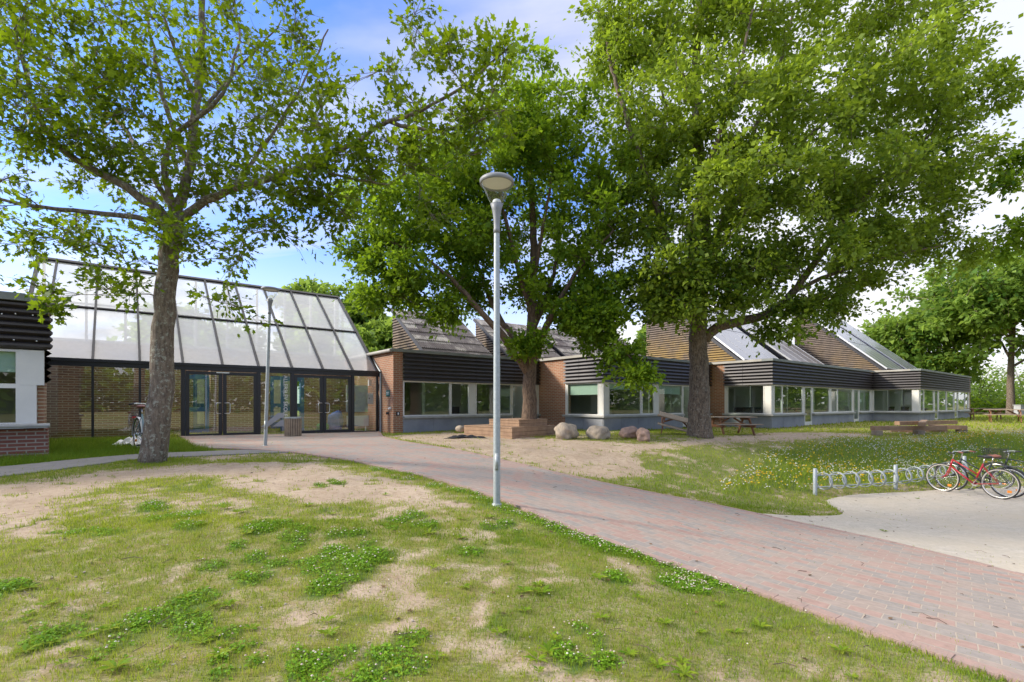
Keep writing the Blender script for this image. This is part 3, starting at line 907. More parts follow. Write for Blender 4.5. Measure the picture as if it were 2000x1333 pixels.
# right gable side glass
g = MB(); g.add([(7.44, YF + .05, .05), (7.44, YR, .05), (7.44, YR, ZR - .05), (7.44, YF + .05, ZE)], [(0, 1, 2, 3)])
# open on the building side: brick return wall of the wing stands there
bb(g, 'side_pane', M['lampglass'], hall)
# left end wall
c = MB(); c.box(-2.3, -2.12, YF + .1, YR, 0, 2.2); bb(c, 'end_wall', M['brickdark'], hall)
# door openings in the back wall
for s0 in (2.1, 4.7):
    w = 1.1 if s0 < 3 else 1.25
    c = MB(); fb.box(c, s0, s0 + .12, -.1, .05, 0, 2.15); fb.box(c, s0 + w - .12, s0 + w, -.1, .05, 0, 2.15)
    fb.box(c, s0 + .12, s0 + w - .12, -.1, .05, 2.0, 2.15); fb.box(c, s0 + .12, s0 + w - .12, -.1, .05, 0, .3); fb.box(c, s0 + .12, s0 + w - .12, -.1, .05, .9, 1.05)
    d = bb(c, 'inner_door', M['blue'], hall); d['label'] = 'blue framed glass door at the back of the hall'
    g = MB(); g.quad(fb.pt(s0 + .12, 0, .3), fb.pt(s0 + w - .12, 0, .3), fb.pt(s0 + w - .12, 0, 2.0), fb.pt(s0 + .12, 0, 2.0)); bb(g, 'pane', M['glass'], hall, d)
c = MB(); c.box(1.9, 6.3, YR + 2.5, YR + 2.6, 0, 3); bb(c, 'corridor_wall', M['inwall'], hall)
# blue door screen close to the glass on the left leaf
for s0, s1, yy in ((1.62, 2.36, YF + 2.2), (4.55, 5.35, YF + 1.9)):
    fd = Fac('u', yy)
    c = MB(); fd.box(c, s0, s0 + .12, -.03, .03, .03, 2.0); fd.box(c, s1 - .12, s1, -.03, .03, .03, 2.0); fd.box(c, s0 + .12, s1 - .12, -.03, .03, 1.86, 2.0); fd.box(c, s0 + .12, s1 - .12, -.03, .03, .03, .18); fd.box(c, s0 + .12, s1 - .12, -.03, .03, .78, .92)
    d = bb(c, 'inner_door', M['blue'], hall); d['label'] = 'blue framed glass door inside the entrance hall'
    g = MB(); g.quad(fd.pt(s0 + .12, 0, .18), fd.pt(s1 - .12, 0, .18), fd.pt(s1 - .12, 0, 1.86), fd.pt(s0 + .12, 0, 1.86)); bb(g, 'pane', M['glass'], hall, d)
# down pipe
c = MB(); c.tube([(7.47, YF - .12, ZE - .05), (7.47, YF - .12, .0)], .035, 10); c.tube([(7.47, YF + .9, 2.93), (7.47, YF - .12, ZE + .0)], .035, 10)
bsplit(c, 'downpipe', M['galv'], hall)
# lettering on the glass
def text_mesh(body, size, mats, name):
    cu = bpy.data.curves.new(name, 'FONT'); cu.body = body; cu.size = size; cu.extrude = 0.001; cu.align_x = 'LEFT'
    to = bpy.data.objects.new(name + '_tmp', cu); col.objects.link(to)
    bpy.context.view_layer.update()
    me = bpy.data.meshes.new_from_object(to)
    bpy.data.objects.remove(to)
    me.materials.clear(); me.materials.append(mats)
    return me
me = text_mesh('ALLERSLEV SKOLE', 0.165, M['whiteplastic'], 'lettering')
xs = [v.co.x for v in me.vertices]; tl = max(xs) - min(xs)
lt = bpy.data.objects.new('lettering', me); col.objects.link(lt); lt.parent = hall
lt['label'] = 'white vertical school name reading down the glass'
# x of text -> down (-z), y of text -> +s (right side), normal -> -y
ls = 1.34 / tl
lt.matrix_local = Matrix.Translation((4.19 - 3.0, -.036 + .03, 1.97)) @ Matrix(((0, 1, 0, 0), (0, 0, -1, 0), (-1, 0, 0, 0), (0, 0, 0, 1))) @ Matrix.Scale(ls, 4)
# grey house-shaped emblem at the foot of the pane
c = MB(); y = YF + .02
for pts in ([(3.52, .30), (4.02, .74), (4.20, .74), (4.20, .58), (4.10, .58), (3.72, .30)], [(3.86, .30), (4.10, .50), (4.20, .50), (4.20, .30)]):
    c.quad(*[(a, y, z) for a, z in pts])
bb(c, 'emblem', mat('pale_grey_film', (0.35, 0.36, 0.38), 0.6), hall)

# things inside or on the hall
c = MB(); c.box(6.45, 7.26, YF + .55, YF + .58, .74, 1.72); 
btag('notice_board', c, mat('pale_board', (0.50, 0.53, 0.52), 0.5), 6.85, YF + .57, 'pale blank notice board inside the right end of the entrance', 'notice board')
c = MB(); c.box(6.60, 6.78, YF + .540, YF + .548, 1.12, 1.45); 
btag('poster', c, mat('poster_print', (0.45, 0.28, 0.18), 0.6, base2=(0.6, 0.55, 0.5), vscale=20), 6.69, YF + .545, 'small orange and white poster on the pale notice board', 'poster', z=1.12)
c = MB(); c.box(6.44, 7.24, YF + .42, YF + .50, .22, .60)
for i in range(16): c.box(6.46 + i * .05, 6.47 + i * .05, YF + .41, YF + .42, .24, .58)
c.box(6.5, 6.53, YF + .44, YF + .48, .03, .22); c.box(7.12, 7.15, YF + .44, YF + .48, .03, .22)
btag('radiator', c, M['whiteplastic'], 6.8, YF + .45, 'white ribbed radiator behind the rightmost entrance glass', 'radiator')
c = MB(); c.box(7.18, 7.36, YF + .28, YF + .46, 1.04, 1.36); c.tube([(7.18, YF + .37, 1.34), (7.36, YF + .37, 1.34)], .09, 12); c.cm = 1; c.tube([(7.20, YF + .272, 1.24), (7.20, YF + .262, 1.24)], .022, 10)
btag('soap_dispenser', c, [M['lampwhite'], M['blackplastic']], 7.27, YF + .37, 'cream wall dispenser inside the glass at the right end', 'dispenser', z=1.04)
c = MB(); c.box(7.2, 7.3, YF + .3, YF + .4, 1.70, 1.93); btag('wall_speaker', c, M['whiteplastic'], 7.25, YF + .35, 'small white box above the cream dispenser', 'box', z=1.7)
# blue bag & green bag
def blob(rx, ry, rz, seed, amp=.18, n=14, sq=2.0):
    mb = MB(); vs = []; r = random.Random(seed)
    ph = [r.uniform(0, 6.28) for _ in range(9)]
    for i in range(n + 1):
        th = math.pi * i / n
        for k in range(2 * n):
            a = math.pi * k / n
            x, y, z = math.sin(th) * math.cos(a), math.sin(th) * math.sin(a), math.cos(th)
            m = (abs(x) ** sq + abs(y) ** sq + abs(z) ** sq) ** (-1 / sq)
            w = 1 + amp * (math.sin(2.3 * x + ph[0]) * math.sin(2.9 * y + ph[1]) + .6 * math.sin(5 * z + 3 * x + ph[2]) * math.sin(4.1 * y + ph[3]) + .3 * math.sin(9 * x + ph[4]) * math.sin(8 * z + ph[5]) + .12 * math.sin(17 * x + ph[6]) * math.sin(15 * y + 13 * z + ph[7]))
            vs.append((x * m * w * rx, y * m * w * ry, z * m * w * rz))
    fs = []
    for i in range(n):
        for k in range(2 * n):
            l = (k + 1) % (2 * n)
            fs.append((i * 2 * n + k, (i + 1) * 2 * n + k, (i + 1) * 2 * n + l, i * 2 * n + l))
    mb.add(vs, fs)
    return mb
o = blob(.24, .2, .36, 5, .16, sq=4).build('plastic_bag', M['bag'], None, True); o.location = B(6.12, YF + .75, .36); tag(o, 'crumpled blue plastic bag standing inside the right entrance door', 'bag')
o = blob(.2, .18, .18, 8, .2, sq=3).build('plastic_bag', mat('green_bag', (0.03, 0.25, 0.06), .4), None, True); o.location = B(5.68, YF + .75, .17); tag(o, 'low green plastic bag beside the blue one inside the door', 'bag')

# ------------------------------------------------------------------ left wing
LW = bthing('near_wing', -1.01, 12.4, 'near building corner at the left edge with black corrugated cladding and low brick wall', 'building')
fl = Fac('u', 12.4)
c = MB(); vs = []
n = 7; p = (2.86 - 2.02) / n; pr = []
for i in range(n): pr += [(2.02 + i * p, .02), (2.02 + i * p + p * .35, .11), (2.02 + i * p + p * .65, .11)]
pr.append((2.86, .02))
for a0, a1 in ((-9, -3.6), (-3.585, -1.72), (-1.705, -1.01)):
    vs = []
    for z, d in pr: vs += [fl.pt(a0, d, z), fl.pt(a1 + (d - .02 if a1 > -1.1 else 0) * .5, d, z)]
    c.add(vs, [(2 * i, 2 * i + 1, 2 * i + 3, 2 * i + 2) for i in range(len(pr) - 1)])
# zigzag cladding edge continuing down the return
zz = []
k = 0; z = 1.42
while z < 2.86:
    zz += [(z, -.02), (z + .06, .05)]; z += .12
zz.append((2.86, -.02))
vs = []
for z, d in zz: vs += [(-1.04 + d, 12.44, z), (-2.0 + d, 16.9, z)]
c.add(vs, [(2 * i, 2 * i + 1, 2 * i + 3, 2 * i + 2) for i in range(len(zz) - 1)])
bb(c, 'cladding', M['clad'], LW)
c = MB()
for a in (-3.2, -2.75, -1.5, -1.25, -1.6):
    pass
for a, z in ((-1.62, 2.60), (-1.45, 2.62), (-1.23, 2.62), (-1.47, 2.16), (-1.18, 2.16), (-1.66, 2.16)):
    c.tube([fl.pt(a, .11, z), fl.pt(a, .118, z)], .011, 8)
bsplit(c, 'screw', M['whiteplastic'], LW)
c = MB(); fl.box(c, -9, -1.0, -.4, .14, 2.86, 2.97); fl.box(c, -9, -1.35, -.8, -.1, 2.972, 3.03); bb(c, 'roof_edge', M['cap'], LW)
c = MB()
c.add([(-9, 12.7, 2.855), (-1.05, 12.7, 2.855), (-2.1, 17.2, 2.855), (-9, 17.2, 2.855), (-9, 12.7, 2.7), (-1.05, 12.7, 2.7), (-2.1, 17.2, 2.7), (-9, 17.2, 2.7)], [(0, 1, 2, 3), (4, 7, 6, 5)]); bb(c, 'flat_roof', M['felt'], LW)
c = MB()
fl.box(c, -9, -1.04, -.20, .05, -.2, .575)
bb(c, 'brick_wall', M['brickred'], LW)
c = MB(); c.add([(-1.10, 12.46, .5), (-1.10, 12.46, 2.0), (-1.10, 12.9, 2.0), (-1.10, 12.9, .5), (-1.3, 12.46, .5), (-1.3, 12.46, 2.0)], [(0, 3, 2, 1), (0, 1, 5, 4)])
c.add([(-1.10, 12.9, 0), (-1.10, 12.9, 2.0), (-2.1, 17.2, 2.0), (-2.1, 17.2, 0)], [(0, 1, 2, 3)])
bb(c, 'brick_return', M['brickdark'], LW)
c = MB(); fl.box(c, -9, -1.03, -.05, .20, .60, .66); c.tube([fl.pt(-9, .18, .645), fl.pt(-1.0, .18, .645)], .038, 10); bb(c, 'window_sill', M['sill'], LW)
c = MB(); fl.box(c, -1.42, -1.09, -.05, .02, 1.37, 2.0); fl.box(c, -1.42, -1.19, -.05, .02, .66, 1.368); fl.box(c, -2.7, -2.4, -.05, .02, .66, 2.0); fl.box(c, -9, -3.8, -.05, .02, .66, 2.0)
bsplit(c, 'white_panel', M['white'], LW)
for a0, a1 in ((-2.4, -1.42), (-3.8, -2.7)):
    window(LW, fl, a0, a1, 1.35, 1.998, .04, blind=.36)
    window(LW, fl, a0, a1, .66, 1.35, .04)
c = MB(); c.box(-9, -1.4, 15.5, 15.6, 0, 2.7); c.box(-9, -1.3, 12.5, 15.6, 0, .03); bb(c, 'room', M['inwall'], LW)

# ------------------------------------------------------------------ street lamps
def make_lamp():
    r = empty('park_lamp', (0, 0, 0))
    c = MB(); c.lathe([(.042, -.1), (.042, .6), (.041, 1.2), (.034, 3.22)], 20); c.lathe([(.052, -.1), (.052, .012), (.044, .03)], 20)
    c.box(-.02, .02, -.0445, -.040, .42, .62); c.tube([(0, -.044, .45), (0, -.047, .45)], .005, 6); c.lathe([(.058, -.1), (.058, .02), (.043, .028)], 20)
    c.build('pole', M['galv'], r, True)
    c = MB(); c.lathe([(.033, 3.22), (.0385, 3.22), (.0385, 3.27), (.035, 3.28), (.037, 3.34), (.043, 3.42), (.056, 3.50), (.076, 3.565), (.072, 3.567), (.0, 3.55)], 24)
    h = c.build('lamp_neck', M['lampgrey'], r, True)
    c = MB(); c.lathe([(.0, 3.55), (.05, 3.552), (.05, 3.60), (.04, 3.615), (0, 3.62)], 20); c.build('lamp_socket', M['lampwhite'], r, True)
    c = MB(); c.lathe([(.075, 3.566), (.190, 3.81)], 32); c.build('lamp_glass', M['lampglass'], r, True)
    c = MB(); c.lathe([(.186, 3.80), (.201, 3.80), (.203, 3.845), (.190, 3.858), (.05, 3.872), (0, 3.873)], 32); c.lathe([(.176, 3.815), (.186, 3.80)], 32); c.build('lamp_cap', M['lampgrey'], r, True)
    c = MB(); c.lathe([(.176, 3.815), (.12, 3.832), (0, 3.838)], 32); c.build('reflector', M['lampwhite'], r, True)
    return r
lamp = make_lamp(); lamp.location = (-.18, 5.88, hz(-.18, 5.88))
tag(lamp, 'tall grey lamp post in the near grass edge beside the brick path', 'street lamp', 'lamp posts')
l2 = copy_tree(lamp); x, y = -6.01, 12.1; l2.location = (x, y, hz(x, y)); l2.rotation_euler = (0, R(1.8), 0); l2['label'] = 'lamp post standing in front of the glass entrance doors'

# ------------------------------------------------------------------ litter bin
lb = empty('litter_bin', B(4.18, YF - 1.15), BR); lb.scale = (1.0, 1.0, .98); tag(lb, 'round slatted wooden litter bin beside the entrance doors', 'litter bin')
c = MB()
for i in range(22):
    a = 2 * math.pi * i / 22; x, y = .225 * math.cos(a), .225 * math.sin(a)
    t = Vector((-math.sin(a), math.cos(a), 0)) * .026; o_ = Vector((math.cos(a), math.sin(a), 0)) * .018
    p = Vector((x, y, 0)); vs = [p - t - o_, p + t - o_, p + t + o_, p - t + o_]
    vs = [v + Vector((0, 0, .03)) for v in vs] + [v + Vector((0, 0, .60)) for v in vs]
    c.add(vs, [(3, 2, 1, 0), (4, 5, 6, 7), (0, 1, 5, 4), (1, 2, 6, 5), (2, 3, 7, 6), (3, 0, 4, 7)])
c.build('slats', M['woodgrey'], lb)
c = MB(); c.lathe([(.0, .02), (.20, .02), (.20, .60), (.18, .60), (.18, .3), (0, .3)], 24); c.build('liner', M['blackplastic'], lb)
c = MB(); c.lathe([(.17, .60), (.25, .60), (.25, .64), (.17, .645), (.17, .60)], 28); c.build('rim', M['galv'], lb)

# ------------------------------------------------------------------ bicycle stand
x0, y0 = 6.89, 11.29; x1, y1 = 9.46, 12.25
bd = Vector((x1 - x0, y1 - y0, 0)); bl = bd.length; bd.normalize()
def gp(x, y, dz=0): return Vector((x, y, hz(x, y) + dz))
stand = empty('bicycle_stand', gp(x0, y0), math.atan2(bd.y, bd.x)); tag(stand, 'galvanised bicycle stand with spiral hoops along the flower bank', 'bicycle stand')
for i in range(3):
    px = i * bl; w = gp(x0 + bd.x * px, y0 + bd.y * px)
    c = MB(); c.lathe([(.044, -.1), (.044, .585), (.036, .60), (0, .605)], 16, (px, 0, w.z - stand.location.z)); c.build('post', M['galv'], stand, True)
zz = [(hz(x0 + bd.x * i * bl, y0 + bd.y * i * bl) - stand.location.z) for i in range(3)]
c = MB()
for h in (.44, .17):
    c.tube([(0, 0, zz[0] + h), (bl, 0, zz[1] + h), (2 * bl, 0, zz[2] + h)], .014, 8)
c.build('rail', M['galv'], stand, True)
for seg in range(2):
    for j in range(6):
        px = seg * bl + bl * (j + .62) / 6.1
        zc_ = zz[seg] + (zz[seg + 1] - zz[seg]) * ((j + .6) / 6) + .30
        c = MB(); pts = []
        for k in range(33):
            a = -math.pi / 2 + 4 * math.pi * k / 32
            pts.append((px - .035 + .07 * k / 32, .19 * math.cos(a), zc_ + .19 * math.sin(a)))
        c.tube(pts, .011, 6); c.build('hoop', M['galv'], stand, True)

# ------------------------------------------------------------------ bicycles
def torus_pts(r, n=40): return [(r * math.cos(2 * math.pi * k / n), 0, r * math.sin(2 * math.pi * k / n)) for k in range(n)]
def make_bike(name, loc, heading, frame, saddle, basket=False, wall=False, guard=None, mixte=True, rackb=False, grip=None):
    """front wheel hub at local x=1.06, rear hub at 0; heading is the direction from rear to front"""
    th = empty(name, loc, heading)
    R0 = .345; wb = 1.06
    for hx in (0, wb):
        c = MB(); c.tube([(hx + p[0], p[1], R0 + p[2]) for p in torus_pts(R0 - .018)], .018, 8, closed=True)
        if wall:
            c.cm = 1
            for sy in (-.010, .010): c.tube([(hx + p[0], sy, R0 + p[2]) for p in torus_pts(R0 - .033)], .0085, 6, closed=True)
        w = c.build('wheel', [M['tyre'], M['tyrewall']], th, True)
        c = MB(); c.tube([(hx + p[0], p[1], R0 + p[2]) for p in torus_pts(R0 - .042)], .011, 6, closed=True)
        c.tube([(hx, -.05, R0), (hx, .05, R0)], .022, 8)
        for k in range(24):
            a = 2 * math.pi * k / 24; s_ = .03 if k % 2 else -.03
            c.tube([(hx + .02 * math.cos(a + .6), s_, R0 + .02 * math.sin(a + .6)), (hx + (R0 - .05) * math.cos(a), 0, R0 + (R0 - .05) * math.sin(a))], .0016, 3, cap=False)
        c.build('rim', M['chrome'], w, True)
        c = MB()
        for a in (4.0,) if hx else (3.9,):
            q = .22; cxx, czz = hx + q * math.cos(a), R0 + q * math.sin(a)
            c.box(cxx - .035, cxx + .035, -.012, .012, czz - .025, czz + .025)
        c.build('reflector', M['orange'], w)
    bbk = (.46, 0, .28); seat = (.29, 0, .76); ht = (.86, 0, .80); hb = (.90, 0, .64)
    c = MB()
    c.tube([bbk, seat], .017, 8); c.tube([bbk, hb], .019, 8)
    if mixte: c.tube([ht, (.385, 0, .50)], .015, 8)
    else: c.tube([ht, (.30, 0, .72)], .016, 8)
    c.tube([hb, ht], .021, 10)
    for s_ in (-.05, .05):
        c.tube([(0, s_, R0), (bbk[0], s_ * .4, bbk[2])], .009, 6); c.tube([(0, s_, R0), (.30, s_ * .3, .70)], .008, 6)
    c.build('frame', frame, th, True)
    c = MB()
    for s_ in (-.05, .05): c.tube([(.895, s_ * .6, .62), (.93, s_, .52), (.975, s_, .42), (wb, s_, R0)], [.013, .013, .011, .008], 8)
    c.tube([(.895, -.03, .63), (.895, .03, .63)], .015, 6)
    c.build('fork', frame, th, True)
    c = MB(); c.tube([ht, (.835, 0, .93), (.85, 0, .95)], .013, 8)
    c.tube([(.72, -.30, .97), (.83, -.24, .99), (.90, -.12, .98), (.87, 0, .95), (.90, .12, .98), (.83, .24, .99), (.72, .30, .97)], .011, 8)
    hbar = c.build('handlebar', M['chrome'], th, True)
    for s_ in (-1, 1):
        c = MB(); c.tube([(.70, s_ * .31, .968), (.80, s_ * .262, .985)], .017, 8); c.build('grip', grip or M['blackplastic'], hbar, True)
        c = MB(); c.tube([(.86, s_ * .2, .96), (.78, s_ * .25, .95)], .006, 6); c.build('brake_lever', M['blackplastic'], hbar, True)
    c = MB(); c.tube([seat, (.265, 0, .90)], .012, 8); c.build('seat_post', M['chrome'], th, True)
    c = blob(.14, .075, .035, 3, .03, 10); c.v = [(x + .26, y * (1.15 - max(0, (x + .02)) * 5.2) if x > -.02 else y * 1.2, z * (1.2 if x < 0 else .8) + .925) for x, y, z in c.v]
    c.build('saddle', saddle, th, True)
    c = MB(); c.tube([(bbk[0], -.03, .28), (bbk[0], -.045, .28)], .06, 18)
    c.tube([(bbk[0], -.06, .28), (bbk[0] + .09, -.065, .14)], .009, 6); c.tube([(bbk[0], .06, .28), (bbk[0] - .09, .065, .42)], .009, 6)
    cr = c.build('crank', M['chrome'], th)
    c = MB(); c.box(bbk[0] + .05, bbk[0] + .14, -.16, -.07, .125, .15); c.build('pedal', M['blackplastic'], cr); c = MB(); c.box(bbk[0] - .14, bbk[0] - .05, .07, .16, .41, .435); c.build('pedal', M['blackplastic'], cr)
    c = MB(); c.tube([(.02, -.038, R0 + .035), (bbk[0], -.038, .36)], .004, 5); c.tube([(.02, -.038, R0 - .035), (bbk[0], -.038, .20)], .004, 5); c.build('chain', M['blackplastic'], th)
    if guard is not None:
        for hx, a0, a1 in ((0, .1, 3.3), (wb, .5, 2.7)):
            c = MB(); vs = []
            for k in range(19):
                a = a0 + (a1 - a0) * k / 18
                for yy, rr in ((-.03, R0 + .008), (0, R0 + .022), (.03, R0 + .008)): vs.append((hx + rr * math.cos(a), yy, R0 + rr * math.sin(a)))
            c.add(vs, [(3 * k + q, 3 * k + q + 1, 3 * k + q + 4, 3 * k + q + 3) for k in range(18) for q in (0, 1)])
            c.build('mudguard', guard, th, True)
    if rackb:
        c = MB()
        for s_ in (-.06, 0, .06): c.tube([(.24, s_, .72), (-.26, s_, .72)], .006, 6)
        for xx in (.2, 0, -.2): c.tube([(xx, -.06, .72), (xx, .06, .72)], .005, 6)
        for s_ in (-.06, .06): c.tube([(-.12, s_, .72), (0, s_, R0)], .005, 6)
        ca = c.build('carrier', M['blackplastic'], th)
        c = MB(); c.box(-.29, -.265, -.04, .04, .67, .71); c.build('rear_reflector', M['redref'], ca)
    if basket:
        c = MB(); x0_, x1_, yy, zb_, zt_ = .94, 1.24, .19, .80, 1.03
        for f in (0, .33, .66, 1):
            z = zb_ + (zt_ - zb_) * f; e = .03 * f
            q = [(x0_ - e, -yy - e, z), (x1_ + e, -yy - e, z), (x1_ + e, yy + e, z), (x0_ - e, yy + e, z)]
            c.tube(q, .006 if f in (0, 1) else .003, 5, closed=True)
        for k in range(9):
            f = k / 8
            for (ax, ay), (bx_, by_) in (((x0_, -yy), (x1_, -yy)), ((x0_, yy), (x1_, yy)), ((x0_, -yy), (x0_, yy)), ((x1_, -yy), (x1_, yy))):
                px_, py_ = ax + (bx_ - ax) * f, ay + (by_ - ay) * f
                ex = (.03 if px_ > (x0_ + x1_) / 2 else -.03) * abs(px_ - (x0_ + x1_) / 2) / ((x1_ - x0_) / 2); ey = .03 * py_ / yy
                c.tube([(px_, py_, zb_), (px_ + ex, py_ + ey, zt_)], .004, 4)
        for k in range(6): c.tube([(x0_, -yy + 2 * yy * k / 5, zb_), (x1_, -yy + 2 * yy * k / 5, zb_)], .003, 4)
        c.build('basket', M['blackplastic'], th)
    return th
def bike_at(rx, ry, fx, fy): return gp(rx, ry), math.atan2(fy - ry, fx - rx)
l, h = bike_at(10.86, 11.05, 10.40, 12.02)
tag(make_bike('bicycle', l, h, M['red'], M['blackplastic'], wall=True), 'red bicycle with cream tyre walls, nearest at the hoop stand', 'bicycle', 'bicycles parked at the stand')
l, h = bike_at(11.25, 11.25, 10.78, 12.2)
tag(make_bike('bicycle', l, h, M['darkpaint'], M['brownleather'], guard=M['darkpaint'], rackb=True, grip=M['brownleather']), 'dark bicycle with brown saddle and grips behind the red one', 'bicycle', 'bicycles parked at the stand')
l, h = bike_at(12.62, 11.5, 12.15, 12.45)
tag(make_bike('bicycle', l, h, M['darkpaint'], M['blackplastic'], basket=True, guard=M['blackplastic'], mixte=False), 'black bicycle with a wire front basket cut off by the right edge', 'bicycle', 'bicycles parked at the stand')
l, h = bike_at(-7.98, 10.6, -7.23, 9.98)
tag(make_bike('bicycle', l, h, M['bluepaint'], M['brownleather'], guard=M['whiteplastic'], rackb=True), 'pale blue bicycle with white mudguard half hidden behind the left tree', 'bicycle')

# ------------------------------------------------------------------ planter, boulders, tables, timbers
def rect_tier(x, y, c_, q_, z0, z1, name, th, boards):
    ang = math.atan2(q_, c_); L = math.hypot(c_, q_)
    mb = MB(); n = boards; bh = (z1 - z0 - .035) / n
    t = .028
    for k in range(n):
        a, b = z0 + k * bh + .004, z0 + (k + 1) * bh - .004
        mb.box(0, L, 0, t, a, b); mb.box(0, L, L - t, L, a, b); mb.box(0, t, t, L - t, a, b); mb.box(L - t, L, t, L - t, a, b)
    nb = int(L / .14); w = L / nb
    for k in range(nb):
        mb.box(-.015, L + .015, k * w + .003, (k + 1) * w - .003, z1 - .034, z1)
    o = mb.build(name, M['wood'], th); o.location = (x - th.location.x, y - th.location.y, 0); o.rotation_euler = (0, 0, ang)
    return o
pl = empty('tree_planter', (0, 14.8, 0)); tag(pl, 'two-tier reddish wooden deck box around the middle tree', 'planter')
rect_tier(0, 14.8, 1.43, 1.565, -.05, .336, 'lower_tier', pl, 3)
rect_tier(.22, 15.3, .93, .963, .337, .545, 'upper_tier', pl, 2)
def boulder(px, py, rx, rz, seed, m, label, dy=0, ry=None):
    X, Y = pix(px, py); Y += dy; X = (px - 1000) / F * Y
    mb = blob(rx, ry or rx * .85, rz, seed, .13, 22, 2.8)
    rr = random.Random(seed)
    o = mb.build('boulder', m, None, True); o.location = (X, Y + .3, hz(X, Y) + rz * .75); o.rotation_euler = (0, 0, rr.uniform(0, 6))
    return tag(o, label, 'boulder', 'boulders by the planter')
boulder(1108, 859, .36, .28, 1, M['stone'], 'pale sand coloured boulder closest to the wooden planter')
boulder(1172, 860, .31, .23, 2, M['stone'], 'rounded grey-brown boulder standing alone, second from the planter')
boulder(1232, 860, .32, .20, 3, M['stonepink'], 'low flat brown boulder behind the pink split one', .35)
boulder(1262, 862, .24, .21, 4, M['stonepink'], 'pinkish boulder with a split face, farthest from the planter', -.1)
o = blob(.16, .13, .12, 21, .12).build('boulder', M['stone'], None, True); o.location = (-1.72, 16.6, .2); tag(o, 'small pale stone peeping out behind the planter', 'stone')
# dark jacket on the sand, white sheet by the hall
def cloth(name, m, x, y, rx, ry, h, seed, label, cat):
    mb = MB(); n = 26; vs = []
    for i in range(n + 1):
        for j in range(n + 1):
            u, v = i / n * 2 - 1, j / n * 2 - 1
            rr = 1 + .22 * math.sin(3 * math.atan2(v, u) + seed) + .12 * math.sin(7 * math.atan2(v, u) + seed * 2)
            X, Y = u * rx * rr, v * ry * rr
            z = h * max(0, 1 - (u * u + v * v) * .62) * (0.55 + .45 * math.sin(9 * u + 5 * v + seed) * math.sin(7 * v - 3 * u)) + .012
            vs.append((X, Y, max(z, .008) + hz(x + X, y + Y) - hz(x, y)))
    mb.add(vs, [(i * (n + 1) + j, (i + 1) * (n + 1) + j, (i + 1) * (n + 1) + j + 1, i * (n + 1) + j + 1) for i in range(n) for j in range(n)])
    o = mb.build(name, m, None, True); o.location = gp(x, y); return tag(o, label, cat)
cloth('jacket', M['cloth'], -1.42, 14.9, .5, .28, .10, 2.0, 'black jacket lying crumpled on the sand left of the planter', 'jacket')
cloth('plastic_sheet', M['whiteplastic'], -8.55, 11.35, .34, .3, .26, 4.0, 'crumpled white plastic sheet on the grass behind the bicycle', 'plastic sheet')

def make_table(label, loc, rz, sc_=1.0, rot=None, leg=None):
    th = empty('picnic_table', loc, rz, rot); th.scale = (sc_,) * 3
    tag(th, label, 'picnic table', 'wooden picnic tables')
    c = MB()
    for k in range(5): c.box(-.9, .9, -.36 + k * .146, -.36 + k * .146 + .136, .70, .74)
    c.build('table_top', M['woodtop'], th)
    for s_ in (-1, 1):
        c = MB()
        for k in range(2): y = s_ * (.56 + k * .13); c.box(-.9, .9, y, y + s_ * .12, .42, .455)
        c.build('bench', M['woodtop'], th)
    for s_ in (-1, 1):
        for q in (-1, 1):
            c = MB(); c.bar((s_ * .62, q * .22, .70), (s_ * .62, q * .66, 0), .045, .095, up=(0, 1, .3)); c.build('leg', M['woodleg'], th)
        c = MB(); c.box(s_ * .62 - .07, s_ * .62 - .024, -.80, .80, .32, .42); c.box(s_ * .62 - .07, s_ * .62 - .024, -.36, .36, .61, .70); c.build('crossbar', M['woodleg'], th)
    c = MB()
    for s_ in (-1, 1): c.bar((s_ * .6, 0, .38), (s_ * .1, 0, .69), .045, .07, up=(0, 0, 1))
    c.build('brace', M['woodleg'], th)
    return th
X, Y = 7.95, 18.0
make_table('picnic table right of the big tree in front of the brick wall', (X, Y, hz(X, Y)), R(3), .88)
t = make_table('grey picnic table tipped sideways against the big tree', (5.55, 17.0, hz(5.5, 17.0) + .02), R(150), .9)
t.rotation_euler = (R(16), R(15), R(-12)); t.location.z += .02; t.scale = (.72,) * 3
make_table('reddish picnic table on the lawn past the end of the far wing', (26.0, 26.2, hz(26, 26.2)), R(-40), .9)
make_table('far picnic table seen behind the reddish one, only its top showing', (28.6, 30.0, hz(28.6, 30)), R(-35), .95)
# sandpit timbers
tim = empty('timber_seat', (14.0, 18.4, hz(14, 18.4))); tag(tim, 'crossed low reddish timber beams on the grass before the far wing', 'timber bench')
def tb(name, p0, p1, z, w=.2, h=.15):
    a = P3(p0[0], 800, p0[1]); b = P3(p1[0], 800, p1[1])
    a = Vector((a.x, a.y, z)) - Vector((*tim.location.xy, 0)); b = Vector((b.x, b.y, z)) - Vector((*tim.location.xy, 0))
    c = MB(); c.bar(a, b, w, h); return c.build(name, M['wood'], tim)
tb('beam', (1704, 17.6), (1845, 17.9), .22)
tb('beam', (1752, 19.6), (1865, 20.6), .32)
tb('beam', (1800, 17.2), (1806, 19.8), .375, .2, .14)
tb('beam', (1815, 18.9), (1888, 18.0), .22)
tb('beam', (1740, 19.0), (1850, 18.2), .07, .18, .12)
for p in ((1713, 17.5), (1795, 17.6), (1878, 18.2), (1760, 19.5), (1845, 20.2)):
    a = P3(p[0], 800, p[1]); c = MB(); c.box(a.x - .12 - 14, a.x + .12 - 14, a.y - .12 - 18.4, a.y + .12 - 18.4, -.1, .143); c.build('foot', M['woodgrey'], tim)


